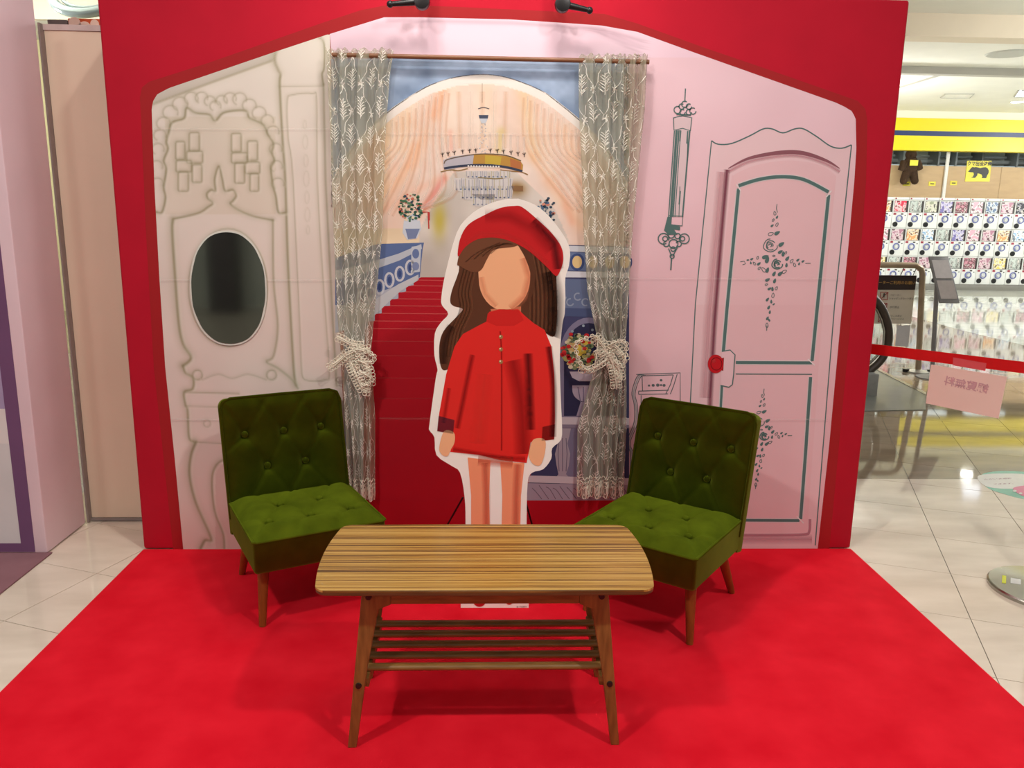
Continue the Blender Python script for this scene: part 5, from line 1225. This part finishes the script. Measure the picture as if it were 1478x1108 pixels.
for (x, y) in ((1276,427),(1274.5,443),(1273,459)):
    c = onY(x, y, ny-.004); r_ = .036
    MB().tube([(c.x+r_*a, ny-.004, c.z+r_*b) for a, b in ((-1, -1), (1, -1), (1, 1), (-1, 1))], .004, 4, closed=True).build('pictogram_frame', RDP, nob)
    MB().tube([(c.x-r_, ny-.004, c.z-r_), (c.x+r_, ny-.004, c.z+r_)], .004, 4).build('pictogram_bar', RDP, nob)
    MB().ball((c.x, ny-.004, c.z+.018), .009, 8, 6).tube([(c.x, ny-.004, c.z+.012), (c.x-.004, ny-.004, c.z-.012)], .008, 6).build('pictogram', GRY, nob)
pw = [onY(1295, 470, ny), onY(1314, 469, ny), onY(1311, 500, ny), onY(1292, 499, ny)]
pno = thing('paper_sheet', tuple(onY(1302, 500, ny)), 'plain white paper sheet hanging below the escalator notice', 'paper')
MB().prism(pw, (0, .004, 0)).build('sheet', mat('white_paper', (214, 212, 214), .7, .03), pno)
MB().tube([onY(1300, 470, ny), onY(1300, 467, ny)], .003, 5).build('string', GRY, pno)
MB().tube([onY(1300, 397, ny), (onY(1300, 397, ny).x, gy, zt2)], .004, 5).build('hook', GRY, nob); MB().tube([onY(1318, 397, ny), (onY(1318, 397, ny).x, gy, zt2)], .004, 5).build('hook', GRY, nob)
# escalator handrail newel with glass side
ey = 3.2
esc = thing('escalator_newel', (onY(1240, 540, ey).x, ey, 0), 'rounded end of a dark escalator handrail at the backdrop edge', 'escalator')
hp = [onY(x, y, ey) for x, y in ((1180,425),(1240,424),(1258,428),(1270,440),(1279,458),(1283,478),(1281,500),(1273,518),(1260,531),(1245,539),(1180,548))]
MB().tube([tuple(q_) for q_ in smooth_path([tuple(p) for p in hp], 5)], .032, 12).build('handrail', RUB, esc, smooth=True)
ins = [onY(x, y, ey) for x, y in ((1180,432),(1240,431),(1255,436),(1266,447),(1273,462),(1276.5,478),(1275,497),(1267,512),(1256,523),(1243,531),(1180,540))]
MB().prism([p+Vector((0, -.006, 0)) for p in ins], (0, .012, 0)).build('glass_panel', mat('balustrade_glass', (235, 245, 242), .02, .01, trans=1.0), esc)
MB().tube([tuple(p) for p in ins], .012, 8).build('steel_edge', STEEL, esc, smooth=True)
xe0 = onY(1180, 545, ey).x; xe1 = onY(1262, 531, ey).x
MB().box((xe0, ey-.1, 0), (xe1, ey+.1, onY(1245, 536, ey).z)).build('skirt', mat('grey_steel_skirt', (150, 152, 148), .35, .06), esc, bevel=.01)
# grey plate standing in for the ceiling mirrored in the floor
lp = [onZ(1236, 520), onZ(1336, 571), onZ(1336, 592), onZ(1236, 594)]
la = MB().prism([(p.x, p.y, .0) for p in lp], (0, 0, .006)).build('reflection_plate', mat('grey_reflection_steel', (132, 134, 128), .3, .06, 6, metal=.4))
props(la, 'grey plate on the taupe floor standing in for a ceiling reflection', 'floor plate')
tr2 = MB().prism([(p.x, p.y, .0) for p in (onZ(1236, 517), onZ(1336, 567.5), onZ(1336, 571), onZ(1236, 520))], (0, 0, .010)).build('threshold_strip', STEEL)
props(tr2, 'thin bright metal strip along the grey plate', 'threshold')
# grey sign stand
sp = onZ(1345, 545); sy_ = sp.y
st = thing('sign_stand', (sp.x, sy_, 0), 'slim grey sign stand with a tilted blank frame before the capsule machines', 'sign stand')
GM = mat('grey_stand_metal', (140, 140, 140), .4, .06)
pt_ = onY(1353, 400, sy_)
MB().cyl((sp.x, sy_, .01), pt_, .02, n=14).build('pole', GM, st, smooth=True)
MB().lathe([(.14, 0), (.14, .01), (.03, .016)], (sp.x, sy_, 0), 24).build('base', GM, st, smooth=True)
fr4_ = [onY(1341, 370, sy_-.02), onY(1369, 370.5, sy_-.02), onY(1384, 441, sy_-.2), onY(1357, 436.5, sy_-.2)]
fr4 = [fr4_[0], fr4_[1], fr4_[1]+fr4_[3]-fr4_[0], fr4_[3]]
nrm = (fr4[1]-fr4[0]).cross(fr4[3]-fr4[0]).normalized(); nrm = nrm if nrm.dot(CAM-fr4[0]) > 0 else -nrm
MB().prism(fr4, tuple(-nrm*.02)).build('frame', GM, st, bevel=.003)
cc = sum(fr4, Vector())/4
inn = [cc+(p-cc)*.84+nrm*.005 for p in fr4]
mid1 = inn[0]+(inn[3]-inn[0])*.47; mid2 = inn[1]+(inn[2]-inn[1])*.47; m3 = inn[0]+(inn[3]-inn[0])*.53; m4 = inn[1]+(inn[2]-inn[1])*.53
SHT = mat('grey_sign_sheet', (220, 216, 216), .3, .04)
MB().prism([inn[0], inn[1], mid2, mid1], tuple(-nrm*.004)).build('sheet', SHT, st); MB().prism([m3, m4, inn[2], inn[3]], tuple(-nrm*.004)).build('sheet', mat('grey_sign_sheet_lower', (190, 182, 178), .3, .05), st)

# ------------------------------------------------------------------ ceiling fittings
LIT = mat('lit_lamp_disc', (255, 250, 240), .5, .01, emit=40)
RINGM = mat('white_fixture_ring', (226, 226, 220), .5, .02)
def downlight(x, y, z, label, r=.09):
    t = thing('downlight', (x, y, z), label, 'downlight', 'ceiling downlights')
    MB().tube([(x+r*math.cos(a), y+r*math.sin(a), z-.006) for a in [2*PI*i/28 for i in range(28)]], .012, 6, closed=True).build('ring', RINGM, t, smooth=True)
    MB().cyl((x, y, z-.004), (x, y, z-.012), r*.9, n=24).build('lamp_disc', LIT, t)
    return t
for k, (px_, py_) in enumerate(((1272,643),(1395,685),(1450,772))):
    f_ = onZ(px_, py_); s_ = CEIL_NEAR/CAM.z; x = f_.x+(f_.x-CAM.x)*s_; y = f_.y+(f_.y-CAM.y)*s_
    zc = CEIL_NEAR
    if y > bk.y-.4: s_ = 3.6/CAM.z; x = f_.x+(f_.x-CAM.x)*s_; y = f_.y+(f_.y-CAM.y)*s_; zc = 3.6
    downlight(x, y, zc, 'round lit downlight in the white ceiling, %s from the camera' % ('third', 'second', 'nearest')[k], .10 if y < 8 else .12)
v = onZ(1456, 77, 3.6)
cv = thing('ceiling_speaker', (v.x, v.y, 3.6), 'flat round speaker grille in the white ceiling', 'speaker')
MB().cyl((v.x, v.y, 3.6), (v.x, v.y, 3.585), .28, .26, n=28).build('grille', mat('grey_grille', (186, 188, 180), .6, .03), cv)
for k, (x0, x1, y0, y1, lab) in enumerate(((1358,1406,135,140.5,'square flush access hatch in the white ceiling'), (1464,1500,130,139,'square ceiling light panel near the right edge'))):
    q4 = [onZ(x0+6, y0, 3.6), onZ(x1, y0, 3.6), onZ(x1-6, y1, 3.6), onZ(x0, y1, 3.6)]
    t = thing('ceiling_hatch' if k == 0 else 'ceiling_light', tuple(sum(q4, Vector())/4), lab, 'hatch' if k == 0 else 'ceiling light')
    MB().tube([tuple(p) for p in q4], .02, 4, closed=True).build('frame', MATS['grey_beam'], t)
    MB().prism([(p.x, p.y, 3.592) for p in q4], (0, 0, .006)).build('cover', MATS['white_ceiling_board'] if k == 0 else mat('cool_lit_panel', (220, 232, 255), .5, .01, emit=3), t)
# unseen globe lamps, added to brighten the ceiling, shop and hall behind the viewer
def globe(x, y, z, power, label, ztop):
    t = thing('added_globe_lamp', (x, y, z), label, 'pendant lamp', 'added globe lamps')
    MB().ball((x, y, z), .13, 20, 12).build('globe', mat('opal_globe_glass', (255, 250, 240), .4, .01, emit=2.5), t, smooth=True)
    MB().cyl((x, y, z+.15), (x, y, ztop), .01).build('cord', MATS['grey_rail'], t)
    l = bpy.data.lights.new('added_globe_light', 'POINT'); l.energy = power; l.shadow_soft_size = .17; l.color = (1, .99, .97)
    o = bpy.data.objects.new('added_globe_light', l); C.objects.link(o); o.location = (x, y, z)
    return t
for x, y, z, p_, lab, zt3 in ((13.2, 9.6, 2.9, 1100, 'added unseen globe lamp right of the capsule machines', 3.6), (5.2, 10.4, 2.9, 900, 'added unseen globe lamp left of the capsule machines', 3.6), (7.6, 4.0, 3.2, 600, 'added unseen globe lamp before the escalator', 3.86), (-5.2, 5.4, 3.1, 330, 'added unseen globe lamp beyond the beige partition', 3.86), (-3.6, -6.8, 3.3, 150, 'added unseen globe lamp behind the viewer, on the left', 4.6), (3.6, -6.8, 3.3, 150, 'added unseen globe lamp behind the viewer, on the right', 4.6)):
    globe(x, y, z, p_, lab, zt3)
# ceiling spotlights above the booth (their track hangs from the open ceiling)
for k, q in enumerate(KEY):
    t = thing('track_spotlight', (q[0], q[1], 3.82), 'white track spotlight over the red carpet, %s' % ('on the left', 'on the right', 'in the middle')[k], 'spotlight', 'track spotlights')
    MB().cyl((q[0], q[1], 3.84), (q[0], q[1], 4.02), .12, .11, n=24).build('housing', RINGM, t, smooth=True)
    MB().cyl((q[0], q[1], 4.02), (q[0], q[1], 4.5), .015).build('rod', RINGM, t)
